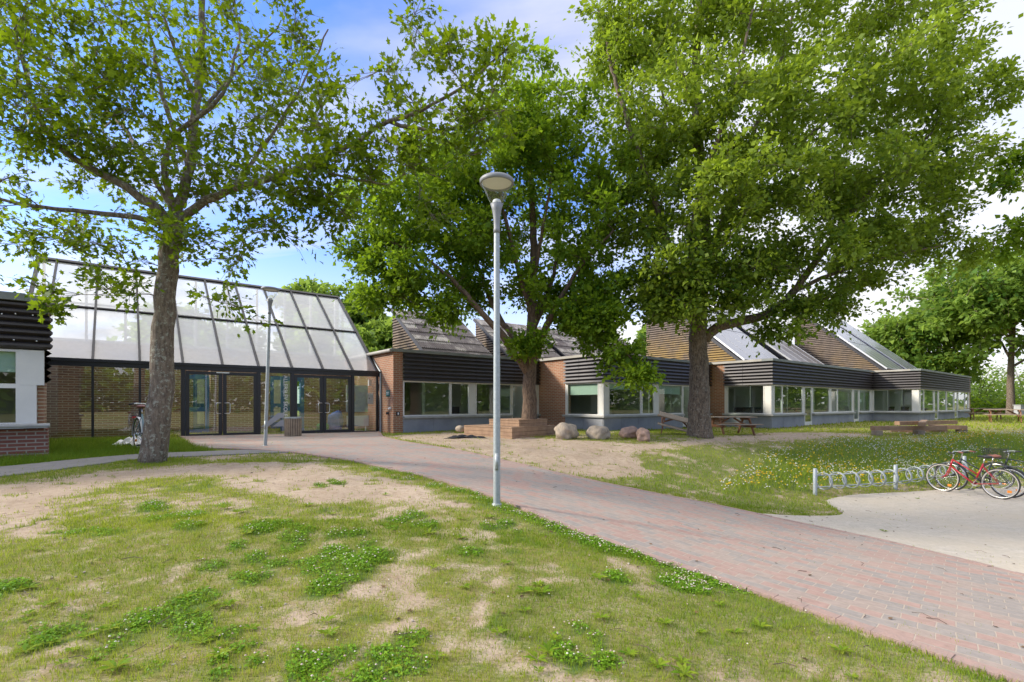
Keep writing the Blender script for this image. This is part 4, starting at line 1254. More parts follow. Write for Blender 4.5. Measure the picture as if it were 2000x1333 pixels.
# ------------------------------------------------------------------ ground, paths, yard
def bxy(s, y):
    p = B(s, y); return (p.x, p.y)
near_rail = [bxy(1.35, 17.32), pix(380, 874), pix(450, 878), pix(515, 881), pix(570, 885), pix(640, 895), pix(700, 905), pix(830, 934), pix(930, 963), pix(1000, 986), pix(1060, 1014), (1.0, 4.92), (1.62, 4.42), (2.15, 3.9), (2.55, 3.4), (2.9, 2.95), (3.4, 2.3), (4.4, 0.6), (5.6, -1.5)]
far_rail = [bxy(7.5, 17.32), (-4.05, 15.6), (-3.55, 14.6), (-2.9, 13.4), (-1.9, 12.1), (-1.0, 11.1), (0.0, 10.15), (1.15, 9.35), (2.3, 8.9), (3.1, 8.75), (3.7, 8.6), (4.14, 8.36), (4.75, 7.7), (5.2, 7.0), (5.5, 6.2), (5.75, 5.3), (6.2, 3.9), (7.2, 1.8), (8.5, -1.0)]
asp_near = [(-9.6, 4.6), (-8.2, 5.9), (-7.2, 7.0), (-6.95, 8.0), (-6.75, 9.1), (-6.15, 9.6), (-5.46, 10.1), (-4.7, 10.5), (-4.3, 10.5)]
asp_far = [(-10.6, 5.4), (-9.1, 6.8), (-8.1, 7.8), (-7.7, 8.9), (-7.3, 9.8), (-6.6, 10.45), (-5.8, 11.1), (-5.0, 11.5), (-4.3, 11.6)]
yard_lo = [(4.14, 8.36), (4.75, 7.7), (5.2, 7.0), (5.5, 6.2), (5.75, 5.3), (6.2, 3.9), (7.2, 1.8), (8.5, -1.0)]
yard_hi = [(4.35, 8.48), (5.3, 8.75), (6.2, 9.3), (7.0, 10.95), (9.3, 11.9), (12.9, 12.5), (20, 14.2), (32, 16)]
def resample(pl, n):
    p = np.array(pl); 
    # Catmull-Rom smoothing
    q = []
    for i in range(len(p) - 1):
        a = p[max(i - 1, 0)]; b = p[i]; c = p[i + 1]; d = p[min(i + 2, len(p) - 1)]
        for t in np.linspace(0, 1, 12, endpoint=False):
            q.append(.5 * ((2 * b) + (c - a) * t + (2 * a - 5 * b + 4 * c - d) * t * t + (3 * b - a - 3 * c + d) * t ** 3))
    q.append(p[-1]); q = np.array(q)
    m = len(q); idx = np.linspace(0, m - 1, n)
    return np.c_[np.interp(idx, np.arange(m), q[:, 0]), np.interp(idx, np.arange(m), q[:, 1])]
def strip(name, lo, hi, n, k, lift, m, th=.05):
    a = resample(lo, n); b = resample(hi, n)
    t = np.linspace(0, 1, k)
    P = a[:, None, :] * (1 - t)[None, :, None] + b[:, None, :] * t[None, :, None]
    P = P.reshape(-1, 2); Z = height(P[:, 0], P[:, 1]) + lift
    vs = [tuple(x) for x in np.c_[P, Z]]
    fs = [(i * k + j, (i + 1) * k + j, (i + 1) * k + j + 1, i * k + j + 1) for i in range(n - 1) for j in range(k - 1)]
    # a thin edge so the slab has thickness
    mb = MB(); mb.add(vs, fs)
    for j in (0, k - 1):
        e = [vs[i * k + j] for i in range(n)]
        lo_ = [(x, y, z - th) for x, y, z in e]
        mb.add(e + lo_, [(i, i + 1, n + i + 1, n + i) for i in range(n - 1)])
    o = mb.build(name, m, None, True)
    return tag(o, kind='structure')
M['edging'] = mat('pink_edging_brick', (.36, .24, .20), .9, base2=(.28, .21, .18), vscale=9, bump=.4, bscale=60)
def edging(rail, other, name='path_edging'):
    a = resample(rail, 420); tg = np.gradient(a, axis=0); tg /= np.linalg.norm(tg, axis=1)[:, None] + 1e-9
    nn = np.c_[-tg[:, 1], tg[:, 0]]; c0 = np.mean(resample(other, 60), axis=0) - np.mean(a, axis=0)
    if (nn @ c0).mean() < 0: nn = -nn
    cum = np.r_[0, np.cumsum(np.linalg.norm(np.diff(a, axis=0), axis=1))]; L_ = cum[-1]; n = int(L_ / .215); mb = MB(); rr = random.Random(4)
    def at(d, off):
        x = np.interp(d, cum, a[:, 0]); y = np.interp(d, cum, a[:, 1]); i = min(int(np.searchsorted(cum, d)), len(a) - 1)
        return x + nn[i, 0] * off, y + nn[i, 1] * off
    for k in range(n):
        d0, d1 = k * .215 + .0015, (k + 1) * .215 - .0015
        if at(d0, 0)[1] < 1.4: break
        j = rr.uniform(-.006, .006); q = [at(d0, -.01 + j), at(d1, -.01 + j), at(d1, .095 + j), at(d0, .095 + j)]; up = rr.uniform(.019, .026)
        z = [float(height(*p)) for p in q]
        vs = [(p[0], p[1], zz - .05) for p, zz in zip(q, z)] + [(p[0], p[1], zz + up) for p, zz in zip(q, z)]
        mb.add(vs, [(4, 5, 6, 7), (0, 1, 5, 4), (1, 2, 6, 5), (2, 3, 7, 6), (3, 0, 4, 7)])
    return tag(mb.build(name, M['edging']), kind='structure')
edging(near_rail, far_rail); edging(far_rail, near_rail)
path_poly = np.r_[resample(near_rail, 60), resample(far_rail, 60)[::-1]]
asp_poly = np.r_[resample(asp_near, 30), resample(asp_far, 30)[::-1]]
yard_poly = np.r_[resample(yard_lo, 30), resample(yard_hi, 30)[::-1]]

def paver_mat(name, c1, c2, c3, mortar, ang, w=.21, h=.14, dirt=(.42, .35, .27), dl=.35, joint=.005):
    m = bpy.data.materials.new(name); m.use_nodes = True
    t = m.node_tree; b = t.nodes['Principled BSDF']
    c = N(t, 'ShaderNodeTexCoord'); mpn = N(t, 'ShaderNodeMapping'); mpn.inputs['Rotation'].default_value = (0, 0, ang)
    t.links.new(c.outputs['Object'], mpn.inputs[0])
    nw = N(t, 'ShaderNodeTexNoise'); nw.inputs['Scale'].default_value = 2.5; nw.inputs['Detail'].default_value = 3
    t.links.new(c.outputs['Object'], nw.inputs[0])
    vm = N(t, 'ShaderNodeVectorMath', operation='SCALE'); vm.inputs['Scale'].default_value = .035; t.links.new(nw.outputs['Color'], vm.inputs[0])
    va = N(t, 'ShaderNodeVectorMath', operation='ADD'); t.links.new(mpn.outputs[0], va.inputs[0]); t.links.new(vm.outputs[0], va.inputs[1])
    def bt(a, d, bias):
        k = N(t, 'ShaderNodeTexBrick'); k.inputs['Scale'].default_value = 1.0; k.inputs['Brick Width'].default_value = w; k.inputs['Row Height'].default_value = h
        k.inputs['Mortar Size'].default_value = joint; k.inputs['Mortar Smooth'].default_value = .3; k.inputs['Bias'].default_value = bias
        k.inputs['Color1'].default_value = (*a, 1); k.inputs['Color2'].default_value = (*d, 1); k.inputs['Mortar'].default_value = (*mortar, 1)
        t.links.new(va.outputs[0], k.inputs[0]); return k
    kf = bt((0, 0, 0), (1, 1, 1), 0); kf.inputs['Mortar'].default_value = (0, 0, 0, 1)
    r = ramp(t, [(0.0, c1), (.36, c3), (.60, c2), (.66, c2)], kf.outputs['Color'], 'CONSTANT')
    n = N(t, 'ShaderNodeTexNoise'); n.inputs['Scale'].default_value = 14; n.inputs['Detail'].default_value = 8; n.inputs['Roughness'].default_value = .7
    t.links.new(c.outputs['Object'], n.inputs[0])
    cc = mixc(t, 1.0, r.outputs[0], ramp(t, [(.25, .72), (.75, 1.2)], n.outputs[0]).outputs[0], 'MULTIPLY')
    cc = mixc(t, kf.outputs['Fac'], cc, mortar)
    n2 = N(t, 'ShaderNodeTexNoise'); n2.inputs['Scale'].default_value = .8; n2.inputs['Detail'].default_value = 8; n2.inputs['Roughness'].default_value = .65
    t.links.new(c.outputs['Object'], n2.inputs[0])
    d = ramp(t, [(.35, 0), (.75, dl * 2)], n2.outputs[0])
    cc = mixc(t, d.outputs[0], cc, dirt)
    t.links.new(cc, b.inputs['Base Color']); b.inputs['Roughness'].default_value = .9
    bp = N(t, 'ShaderNodeBump'); bp.inputs['Strength'].default_value = .55; bp.inputs['Distance'].default_value = .006
    t.links.new(math_n(t, 'SUBTRACT', math_n(t, 'MULTIPLY', n.outputs[0], .5), kf.outputs['Fac']), bp.inputs['Height'])
    t.links.new(bp.outputs[0], b.inputs['Normal'])
    return m
M['path'] = paver_mat('red_grey_pavers', (.325, .21, .175), (.25, .225, .205), (.295, .235, .20), (.36, .30, .24), R(42), dirt=(.36, .30, .25), dl=.25, joint=.005)
M['yard'] = paver_mat('pale_grey_pavers', (.46, .42, .36), (.42, .385, .325), (.44, .40, .34), (.30, .26, .21), R(20), w=.21, h=.105, dirt=(.45, .39, .30), dl=.5, joint=.003)
M['asphalt'] = mat('asphalt', (.20, .19, .18), .95, base2=(.26, .24, .215), vscale=6, bump=.3, bscale=150)
strip('brick_path', near_rail, far_rail, 150, 30, .018, M['path'])
strip('asphalt_path', asp_near, asp_far, 60, 8, .012, M['asphalt'])
strip('paved_yard', yard_lo, yard_hi, 60, 40, .012, M['yard'])

# --- cover masks (world space)
PX = lambda l: [pix(*p) for p in l]
sandL = PX([(-60, 1040), (-60, 955), (80, 940), (200, 922), (300, 912), (430, 905), (620, 903), (700, 925), (820, 955), (900, 985), (840, 1000), (700, 975), (600, 985), (520, 960), (420, 935), (330, 930), (200, 945), (140, 975), (100, 1020), (40, 1045)])
sandR = PX([(745, 852), (880, 846), (1000, 852), (1100, 860), (1230, 867), (1330, 864), (1400, 853), (1480, 847), (1600, 845), (1700, 848), (1690, 853), (1600, 856), (1480, 862), (1360, 868), (1260, 880), (1235, 893), (1310, 925), (1240, 940), (1130, 928), (1000, 900), (870, 872)])
sandB = [pix(1850, 1285), pix(1905, 1283), (3.0, 2.75), (3.4, 2.2), (3.2, 1.6), (2.3, 2.3), pix(1800, 1330)]
greenR = PX([(980, 1190), (1080, 1120), (1400, 1150), (1500, 1180), (1700, 1240), (1820, 1290), (1790, 1330), (900, 1330), (930, 1260)])
sandT = PX([(540, 870), (640, 874), (620, 884), (520, 884), (420, 902), (360, 900), (400, 893), (500, 884)])
tongue = PX([(1250, 900), (1330, 875), (1560, 870), (1600, 905), (1590, 965), (1500, 968), (1560, 985), (1640, 1003), (1480, 1003), (1380, 982), (1270, 958), (1190, 945)])
meadow = PX([(1500, 885), (1560, 868), (1640, 860), (1760, 858), (1880, 852), (2040, 850), (2100, 940), (1900, 945), (1860, 952), (1760, 950), (1600, 955), (1500, 960), (1400, 965), (1450, 930)])
lushA = PX([(-40, 925), (-40, 860), (105, 862), (360, 860), (420, 882), (260, 888), (170, 897), (0, 915)])
clovers = [(1120, 1035, .22, 1.0), (1180, 1062, .26, 1.0), (1250, 1082, .3, 1.0), (1330, 1105, .3, 1.0), (1400, 1125, .25, .8), (1330, 1140, .15, 1), (1210, 1140, .13, .8), (1000, 992, .2, .4), (640, 1130, .26, .7), (360, 1010, .35, .6), (310, 985, .2, .7), (650, 1080, .3, .6), (480, 1090, .3, .3), (930, 1085, .13, .9), (800, 1020, .25, .7), (700, 1100, .22, .5), (340, 1200, .26, .3), (20, 1150, .2, .5), (240, 1252, .13, .8), (420, 1300, .2, .3), (760, 1290, .25, .3), (1110, 1265, .16, 1.0), (1180, 1300, .14, .4), (930, 966, .25, .9), (800, 928, .3, .5), (740, 915, .25, .4), (630, 945, .25, .8), (540, 1030, .3, .4), (980, 1030, .15, .9), (90, 1240, .15, .2), (640, 1300, .2, .4), (150, 1040, .2, .2)]
clov_w = []
_cr = random.Random(12)
for a, b, r_0, f in clovers:
    wx, wy = pix(a, b)
    for k in range(7):
        an, dr = _cr.uniform(0, 6.28), r_0 * _cr.uniform(.0, 1.35)
        clov_w.append((wx + dr * math.cos(an), wy + dr * math.sin(an) * 1.2, r_0 * _cr.uniform(.22, .58), f * _cr.uniform(.3, 1.2)))
for a, b in ((1090, 1030), (1125, 1044), (1160, 1058), (1195, 1070), (1235, 1080), (1275, 1092), (1315, 1104), (1355, 1116), (1395, 1128), (1435, 1142), (1340, 1140), (900, 962), (940, 975), (800, 938), (850, 950), (740, 918), (1020, 1005), (1050, 1018)):
    clov_w.append((*pix(a, b), .21 if a > 1060 else .15, 1.2 if a > 1060 else .7))
def cover(x, y):
    """returns grass density 0..1, lushness 0..1, meadow 0..1"""
    n1 = fbm(x * .9, y * .9, 3); n2 = fbm(x * 3.1, y * 3.1, 9); n3 = fbm(x * 9, y * 9, 21, 3)
    g = sstep(.30, .56, .35 * n1 + .45 * n2 + .28 * n3)
    g = (.34 + .66 * g) * (.70 + .30 * sstep(.36, .56, .6 * n3 + .4 * fbm(x * 22, y * 22, 33, 2)))
    wob = (n2 - .5) * .8 + (n1 - .5) * .5 + (n3 - .5) * .35
    for poly, k in ((sandL, .97), (sandR, .98), (sandB, .95), (sandT, .9)):
        d = poly_sd(x, y, poly) + wob * (1.15 if poly is not sandB else .3)
        g = g * (1 - k * sstep(-.12, .18, d) * (1 - .85 * sstep(.60, .68, .5 * n2 + .5 * n3)))
    lush = np.zeros_like(g)
    dl = poly_sd(x, y, lushA); l = sstep(-.2, .2, dl + wob * .2); g = np.maximum(g, l); lush = np.maximum(lush, l)
    for poly, lo in ((tongue, .55),):
        l = sstep(-.2, .3, poly_sd(x, y, poly) + wob * .7); g = np.maximum(g, l * (.35 + .65 * sstep(.3, .6, n2))); lush = np.maximum(lush, l * .35)
    me = sstep(-.3, .5, poly_sd(x, y, meadow) + wob * .8)
    g = np.maximum(g, me)
    for cx_, cy_, r, f in clov_w:
        d = np.hypot(x - cx_, (y - cy_)) / r + (n2 - .5) * 2.2 + (n3 - .5) * 1.2
        l = sstep(1.25, .6, d); g = np.maximum(g, l); lush = np.maximum(lush, l)
    mo = sstep(.60, .70, fbm(x * 1.7 + 40, y * 1.7, 83) * .6 + n3 * .25 + n2 * .15) * (x < 3) * (y < 7) * .8
    lush = np.maximum(lush, mo * (g > .3)); g = np.maximum(g, mo * (g > .3))
    # green margin beside the brick path and the asphalt
    dp = poly_sd(x, y, path_poly)
    l = sstep(-.55, -.05, dp + wob * .5) * (x < 3.2) * (y < 9.2) * sstep(-3, -.5, x - y * .0 - 0) * (x > y * .05 - .9)
    left = (x + y) < 9.8
    l = l * left * (dp < 0); g = np.maximum(g, l * .95); lush = np.maximum(lush, l * .55)
    da = poly_sd(x, y, asp_poly); l = sstep(-.5, -.1, da + wob * .3) * (da < 0) * (y < 9.4)
    g = np.maximum(g, l * .8)
    tr = np.hypot(x + 6.35, y - 8.75); l = sstep(.95, .45, tr + wob * .4); g = np.maximum(g, l)
    lamp_ = np.hypot(x + .18, y - 5.88); l = sstep(.38, .12, lamp_ + wob * .2); g = np.maximum(g, l); lush = np.maximum(lush, l)
    l3 = sstep(.8, 2.6, x - .3 * (y - 3)) * (y < 4.8) * (dp < 0) * (x < 3)     # fuller turf towards the lower right
    lg = sstep(-.15, .2, poly_sd(x, y, greenR) + wob * .3); g = np.maximum(g, lg * (.62 + .35 * n3)); lush = np.maximum(lush, lg * .28 * n2 * 1.6)
    g = np.maximum(g, l3 * (.45 + .5 * n2) * (1 - sstep(-.1, .2, poly_sd(x, y, sandB) + wob * .3)))
    far = sstep(17, 24, y); g = g * (1 - far) + far * .9
    eg = (n3 - .5) * .16 + .01
    off = (poly_sd(x, y, yard_poly) > eg) | (dp > eg) | (da > eg)
    g = np.where(off, 0, g); lush = np.where(off, 0, lush); me = np.where(off, 0, me)
    return g, lush, me
def axis(f0, f1, st, far, gr=1.22):
    a = list(np.arange(f0, f1, st)); s = st; v = a[-1]
    while v < far: s *= gr; v += s; a.append(v)
    s = st; v = a[0]; b = []
    while v > -far: s *= gr; v -= s; b.append(v)
    return np.array(b[::-1] + a)
gx = axis(-11, 17, .09, 1500); gy = axis(1.4, 20, .09, 1500)
GX, GY = np.meshgrid(gx, gy)
GZ = height(GX, GY)
fine = (np.abs(GX) < 30) & (GY < 30) & (GY > 0)
G, Lh, Me = cover(GX, GY)
bump_ = (fbm(GX * 5, GY * 5, 40) - .5) * .035 + (fbm(GX * 1.3, GY * 1.3, 44) - .5) * .05
dpath = np.maximum(np.maximum(poly_sd(GX, GY, path_poly), poly_sd(GX, GY, asp_poly)), poly_sd(GX, GY, yard_poly))
GZ2 = GZ + np.where(fine, bump_ * sstep(.0, -.25, dpath) * (1 + 0 * G), 0) - .004 - sstep(-.02, .12, dpath) * .03
def ground_z(x, y): return height(x, y) + (fbm(x * 5, y * 5, 40) - .5) * .035 + (fbm(x * 1.3, y * 1.3, 44) - .5) * .05 - .006
nx_, ny_ = len(gx), len(gy)
me = bpy.data.meshes.new('ground')
vv = np.c_[GX.ravel(), GY.ravel(), GZ2.ravel()].astype(np.float32)
ii = np.arange(nx_ * ny_).reshape(ny_, nx_)
q = np.stack([ii[:-1, :-1], ii[:-1, 1:], ii[1:, 1:], ii[1:, :-1]], -1).reshape(-1, 4).astype(np.int32)
me.vertices.add(len(vv)); me.vertices.foreach_set('co', vv.ravel())
me.loops.add(q.size); me.loops.foreach_set('vertex_index', q.ravel())
me.polygons.add(len(q)); me.polygons.foreach_set('loop_start', np.arange(0, q.size, 4, dtype=np.int32)); me.polygons.foreach_set('loop_total', np.full(len(q), 4, np.int32))
me.polygons.foreach_set('use_smooth', np.ones(len(q), bool))
for nm, ar in (('grass', G), ('lush', np.maximum(Lh, Me))):
    at = me.attributes.new(nm, 'FLOAT', 'POINT'); at.data.foreach_set('value', ar.ravel().astype(np.float32))
me.update(calc_edges=True)
gm = bpy.data.materials.new('soil_and_turf'); gm.use_nodes = True
t = gm.node_tree; b = t.nodes['Principled BSDF']; b.inputs['Roughness'].default_value = .95; b.inputs['Specular IOR Level'].default_value = .2
c = N(t, 'ShaderNodeTexCoord')
def tn(sc_, det=8, rg=.65):
    n = N(t, 'ShaderNodeTexNoise'); n.inputs['Scale'].default_value = sc_; n.inputs['Detail'].default_value = det; n.inputs['Roughness'].default_value = rg
    t.links.new(c.outputs['Object'], n.inputs[0]); return n.outputs[0]
n1, n2, n3 = tn(1.1), tn(9), tn(45, 6, .7)
sand = mixc(t, ramp(t, [(.35, 0), (.65, 1)], n1).outputs[0], (.47, .375, .28), (.37, .285, .205))
sand = mixc(t, ramp(t, [(.50, 0), (.68, 1)], n2).outputs[0], sand, (.31, .23, .155))
sand = mixc(t, math_n(t, 'MULTIPLY', ramp(t, [(.54, 0), (.62, 1)], tn(21, 9, .75)).outputs[0], .55), sand, (.25, .185, .12))
sand = mixc(t, math_n(t, 'MULTIPLY', ramp(t, [(.60, 0), (.66, 1)], n3).outputs[0], .7), sand, (.13, .09, .055))
at = N(t, 'ShaderNodeAttribute', attribute_name='grass'); al = N(t, 'ShaderNodeAttribute', attribute_name='lush')
turf = mixc(t, ramp(t, [(.35, 0), (.65, 1)], n2).outputs[0], (.13, .17, .022), (.24, .205, .065))
turf = mixc(t, al.outputs['Fac'], turf, (.07, .14, .02))
gf = math_n(t, 'ADD', at.outputs['Fac'], math_n(t, 'MULTIPLY', math_n(t, 'SUBTRACT', n3, .5), 1.3))
gf2 = ramp(t, [(.42, 0), (.85, .92)], gf)
t.links.new(mixc(t, gf2.outputs[0], sand, turf), b.inputs['Base Color'])
bp = N(t, 'ShaderNodeBump'); bp.inputs['Strength'].default_value = .8; bp.inputs['Distance'].default_value = .02
t.links.new(math_n(t, 'ADD', n3, n2), bp.inputs['Height']); t.links.new(bp.outputs[0], b.inputs['Normal'])
me.materials.append(gm)
ground = bpy.data.objects.new('ground', me); col.objects.link(ground); tag(ground, kind='structure')

# --- blades
def blades(n, xr, yr, hgt, wid, sel, seed, lean=.5, accept=None, hmul=None, curve=False):
    r = np.random.default_rng(seed)
    x = r.uniform(*xr, n); y = r.uniform(*yr, n)
    k = np.abs(x) < (y * 1.08 + 1.2); x, y = x[k], y[k]
    g, l, m_ = cover(x, y)
    p = sel(g, l, m_)
    k = r.random(len(x)) < p; x, y, g, l, m_ = x[k], y[k], g[k], l[k], m_[k]
    z = ground_z(x, y)
    n = len(x); a = r.uniform(0, 2 * np.pi, n); h = hgt * r.uniform(.45, 1.25, n) * (.6 + .45 * g + .12 * l)
    if hmul is not None: h = h * hmul(l, m_)
    w = wid * r.uniform(.7, 1.3, n); la = r.uniform(0, 2 * np.pi, n); le = r.uniform(.1, lean, n) * h * 1.3
    dx, dy = np.cos(a) * w / 2, np.sin(a) * w / 2
    b0 = np.c_[x - dx, y - dy, z - .01]; b1 = np.c_[x + dx, y + dy, z - .01]; tp = np.c_[x + np.cos(la) * le, y + np.sin(la) * le, z + h]
    tint = np.clip(.62 - .34 * l - .25 * m_ + (fbm(x * .8, y * .8, 70) - .5) * 1.1 + r.normal(0, .18, n), 0, 1)
    return np.stack([b0, b1, tp], 1).reshape(-1, 3), tint
gmat = leaf_mat('grass_blades', (.075, .21, .006), (.33, .37, .035), (.45, .52, .06), .38, .2)
vs_, ts_ = [], []
for args in ((260000, (-7, 7), (1.6, 5.0), .036, .0058, lambda g, l, m: np.clip(g * 1.0 + l, .07, 1), 1),
             (200000, (-10, 9), (4.6, 9.2), .040, .0095, lambda g, l, m: np.clip(g * 1.0 + l * .6, .03, 1), 2),
             (150000, (-14, 18), (8.8, 20), .055, .018, lambda g, l, m: np.clip(g + l, .02, 1) * (1 - m), 3),
             (50000, (-10, 45), (19, 45), .09, .06, lambda g, l, m: g * .8, 5)):
    v, tt = blades(*args); vs_.append(v); ts_.append(tt)
o = np_mesh('lawn_grass', np.concatenate(vs_), 3, gmat, np.concatenate(ts_)); tag(o, 'patchy short yellow-green turf over the sandy mound', 'grass', kind='stuff')
v, tt = blades(60000, (-11, -4.4), (7.5, 14), .11, .010, lambda g, l, m: l, 4, .6)
o = np_mesh('lush_grass', v, 3, gmat, tt * .5); tag(o, 'bright green longer grass strip along the entrance glass', 'grass', kind='stuff')
v1, t1 = blades(70000, (2, 22), (9.5, 17.5), .19, .013, lambda g, l, m: m, 6, .7)
o = np_mesh('meadow_grass', v1, 3, gmat, t1 + .22); tag(o, 'tall rough meadow grass on the bank behind the bicycle stand', 'grass', kind='stuff')
# tufts of dry stalks
# --- flowers: small octahedra
def octas(x, y, z, r):
    n = len(x); P = np.c_[x, y, z]
    d = np.array([[1, 0, 0], [0, 1, 0], [-1, 0, 0], [0, -1, 0], [0, 0, .8], [0, 0, -.6]])
    f = [(0, 1, 4), (1, 2, 4), (2, 3, 4), (3, 0, 4), (1, 0, 5), (2, 1, 5), (3, 2, 5), (0, 3, 5)]
    V = P[:, None, :] + d[None] * r[:, None, None]
    return V[:, np.array(f).ravel()].reshape(-1, 3), np.repeat
def flowers(n, xr, yr, sel, hz_r, rad, name, m, label, seed):
    r = np.random.default_rng(seed); x = r.uniform(*xr, n); y = r.uniform(*yr, n)
    g, l, me_ = cover(x, y); p = sel(x, y, g, l, me_); k = r.random(n) < p; x, y = x[k], y[k]
    z = ground_z(x, y) + r.uniform(*hz_r, len(x)); rr = rad * r.uniform(.6, 1.25, len(x))
    v, _ = octas(x, y, z, rr)
    o = np_mesh(name, v, 3, m, np.repeat(r.random(len(x)), 8)); tag(o, label, 'flowers', kind='stuff')
fw = leaf_mat('clover_flower', (.50, .33, .28), (.78, .76, .66), (.5, .5, .4), .25, .2)
fwh = leaf_mat('white_flower', (.6, .58, .45), (.82, .82, .78), (.5, .5, .45), .25, .2)
fy = leaf_mat('yellow_flower', (.55, .32, .02), (.80, .60, .03), (.6, .45, .05), .25, .2)
def clsel(x, y, g, l, m):
    p = np.zeros_like(g) + .0012
    for cx_, cy_, r, f in clov_w: p = np.maximum(p, f * .35 * sstep(1.2, .5, np.hypot(x - cx_, y - cy_) / r))
    return p * (l > .2) + .0008 * (g > .4)
flowers(150000, (-6, 6), (1.6, 9), clsel, (.02, .055), .0072, 'clover_flowers', fw, 'white and pink clover heads scattered through the turf', 31)
def msel(x, y, g, l, m): return m * sstep(.42, .85, fbm(x * 1.3, y * 1.3, 51)) * .45 + m * .06
flowers(30000, (2, 22), (9.5, 17.5), msel, (.08, .25), .024, 'yellow_flowers', fy, 'yellow wildflowers on the meadow bank', 32)
def msel2(x, y, g, l, m): return m * sstep(.40, .80, fbm(x * .9 + 9, y * .9 + 5, 57)) * .8 + m * .12
flowers(30000, (2, 22), (9.5, 17.5), msel2, (.07, .25), .018, 'white_flowers', fwh, 'white daisies on the meadow bank', 33)
# --- clover and weed leaves
def flat_leaves(n, seed):
    r = np.random.default_rng(seed); X, Y, T = [], [], []
    for cx_, cy_, rad, f in clov_w:
        m_ = int(n * rad * rad * 10 / max(1, (cy_ / 4) ** 1.1)); a = r.uniform(0, 6.28, m_); q_ = np.sqrt(r.random(m_)) * rad * 1.1
        X.append(cx_ + q_ * np.cos(a)); Y.append(cy_ + q_ * np.sin(a))
    x = np.concatenate(X); y = np.concatenate(Y)
    g, l, m_ = cover(x, y); k = l > .35; x, y, l = x[k], y[k], l[k]
    return x, y, ground_z(x, y) + r.uniform(.006, .035, len(x)) * l
x, y, z = flat_leaves(1500, 61)
def rot_leaves(x, y, z, size, tmpl, r, tilt=.5, up=None, adir=None):
    n = len(x); k = len(tmpl)
    a = r.uniform(0, 2 * np.pi, n) if adir is None else adir
    D = np.c_[np.cos(a), np.sin(a), r.normal(0, tilt * .6, n)]; D /= np.linalg.norm(D, axis=1)[:, None]
    Nn = np.c_[r.normal(0, tilt, n), r.normal(0, tilt, n), np.ones(n)]
    S = np.cross(D, Nn); S /= np.linalg.norm(S, axis=1)[:, None]; W = np.cross(S, D)
    T = np.array(tmpl)
    return (np.c_[x, y, z][:, None, :] + (T[None, :, 0, None] * S[:, None] + T[None, :, 1, None] * D[:, None] + T[None, :, 2, None] * W[:, None]) * size[:, None, None]).reshape(-1, 3)
KITE = [(0, 0, 0), (.34, .42, .10), (0, 1, 0), (-.34, .42, .10)]
LOBE = [(0, 0, 0), (.07, .22, .02), (.27, .27, .06), (.16, .45, .04), (.33, .66, .08), (.12, .76, .02), (0, 1.12, -.05), (-.12, .76, .02), (-.33, .66, .08), (-.16, .45, .04), (-.27, .27, .06), (-.07, .22, .02)]
r_ = np.random.default_rng(5)
v = rot_leaves(x, y, z, np.full(len(x), .02) * r_.uniform(.7, 1.3, len(x)), KITE, r_)
cm_ = leaf_mat('clover_leaf', (.08, .21, .010), (.24, .42, .02), (.34, .58, .03), .35, .3)
o = np_mesh('clover_leaves', v, 4, cm_, r_.random(len(x))); tag(o, 'dark green clover cushions in the turf', 'clover', kind='stuff')
# broad-leaf rosettes
X, Y, Z, Aa, Ss = [], [], [], [], []
for i in range(95):
    px_, py_ = r_.uniform(0, 1800), 960 + 370 * r_.random() ** .8
    try: wx, wy = pix(px_, py_)
    except Exception: continue
    if poly_sd(np.array([wx]), np.array([wy]), path_poly)[0] > -.1: continue
    zz_ = float(ground_z(np.array([wx]), np.array([wy]))[0]) + .012; nl = r_.integers(7, 13); sz = r_.uniform(.04, .085)
    for k in range(nl): X.append(wx); Y.append(wy); Z.append(zz_); Aa.append(k * 6.28 / nl + r_.uniform(-.3, .3)); Ss.append(sz * r_.uniform(.7, 1.2))
NAR = [(0, 0, 0), (.16, .5, .22), (0, 1, .25), (-.16, .5, .22)]
v = rot_leaves(np.array(X), np.array(Y), np.array(Z), np.array(Ss), NAR, r_, .12, adir=np.array(Aa))
o = np_mesh('broadleaf_weeds', v, 4, gmat, np.clip(r_.normal(.35, .2, len(X)), 0, 1)); tag(o, 'small broad-leaved weed rosettes in the near turf', 'weeds', kind='stuff')
# litter: dead leaves, twigs, pebbles
n = 5200; x = r_.uniform(-9, 14, n); y = r_.uniform(2, 15, n); onp = poly_sd(x, y, path_poly) > 0; ony = poly_sd(x, y, yard_poly) > 0
rack = np.hypot((x - 8.6) / 2.6, (y - 11.6) / .55); k = r_.random(n) < np.where(ony, .16, np.where(onp, .07, .22)) + .9 * (rack < 1)
x, y = x[k], y[k]; z = np.where((poly_sd(x, y, path_poly) > 0) | (poly_sd(x, y, yard_poly) > 0), height(x, y) + .022, ground_z(x, y) + .012)
v = rot_leaves(x, y, z, r_.uniform(.015, .05, len(x)), KITE, r_, .15)
lm = leaf_mat('dead_leaf', (.045, .03, .018), (.20, .12, .06), (.1, .06, .03), .1, .2)
o = np_mesh('fallen_leaves', v, 4, lm, r_.random(len(x))); tag(o, 'dead leaves and bits scattered on the paving and turf', 'fallen leaves', kind='stuff')
mb = MB()
for i in range(60):
    if i < 46: px_, py_ = r_.uniform(0, 1900), r_.uniform(950, 1325)
    else: px_, py_ = r_.uniform(1500, 2000), r_.uniform(1000, 1250)
    wx, wy = pix(px_, py_); a = r_.uniform(0, 3.14); L = r_.uniform(.03, .16); z = hz(wx, wy) + .024
    mb.tube([(wx, wy, z), (wx + math.cos(a) * L / 2, wy + math.sin(a) * L / 2, z + .006 + r_.uniform(-.003, .004)), (wx + math.cos(a + .3) * L, wy + math.sin(a + .3) * L, z - .002)], r_.uniform(.0012, .003), 5)
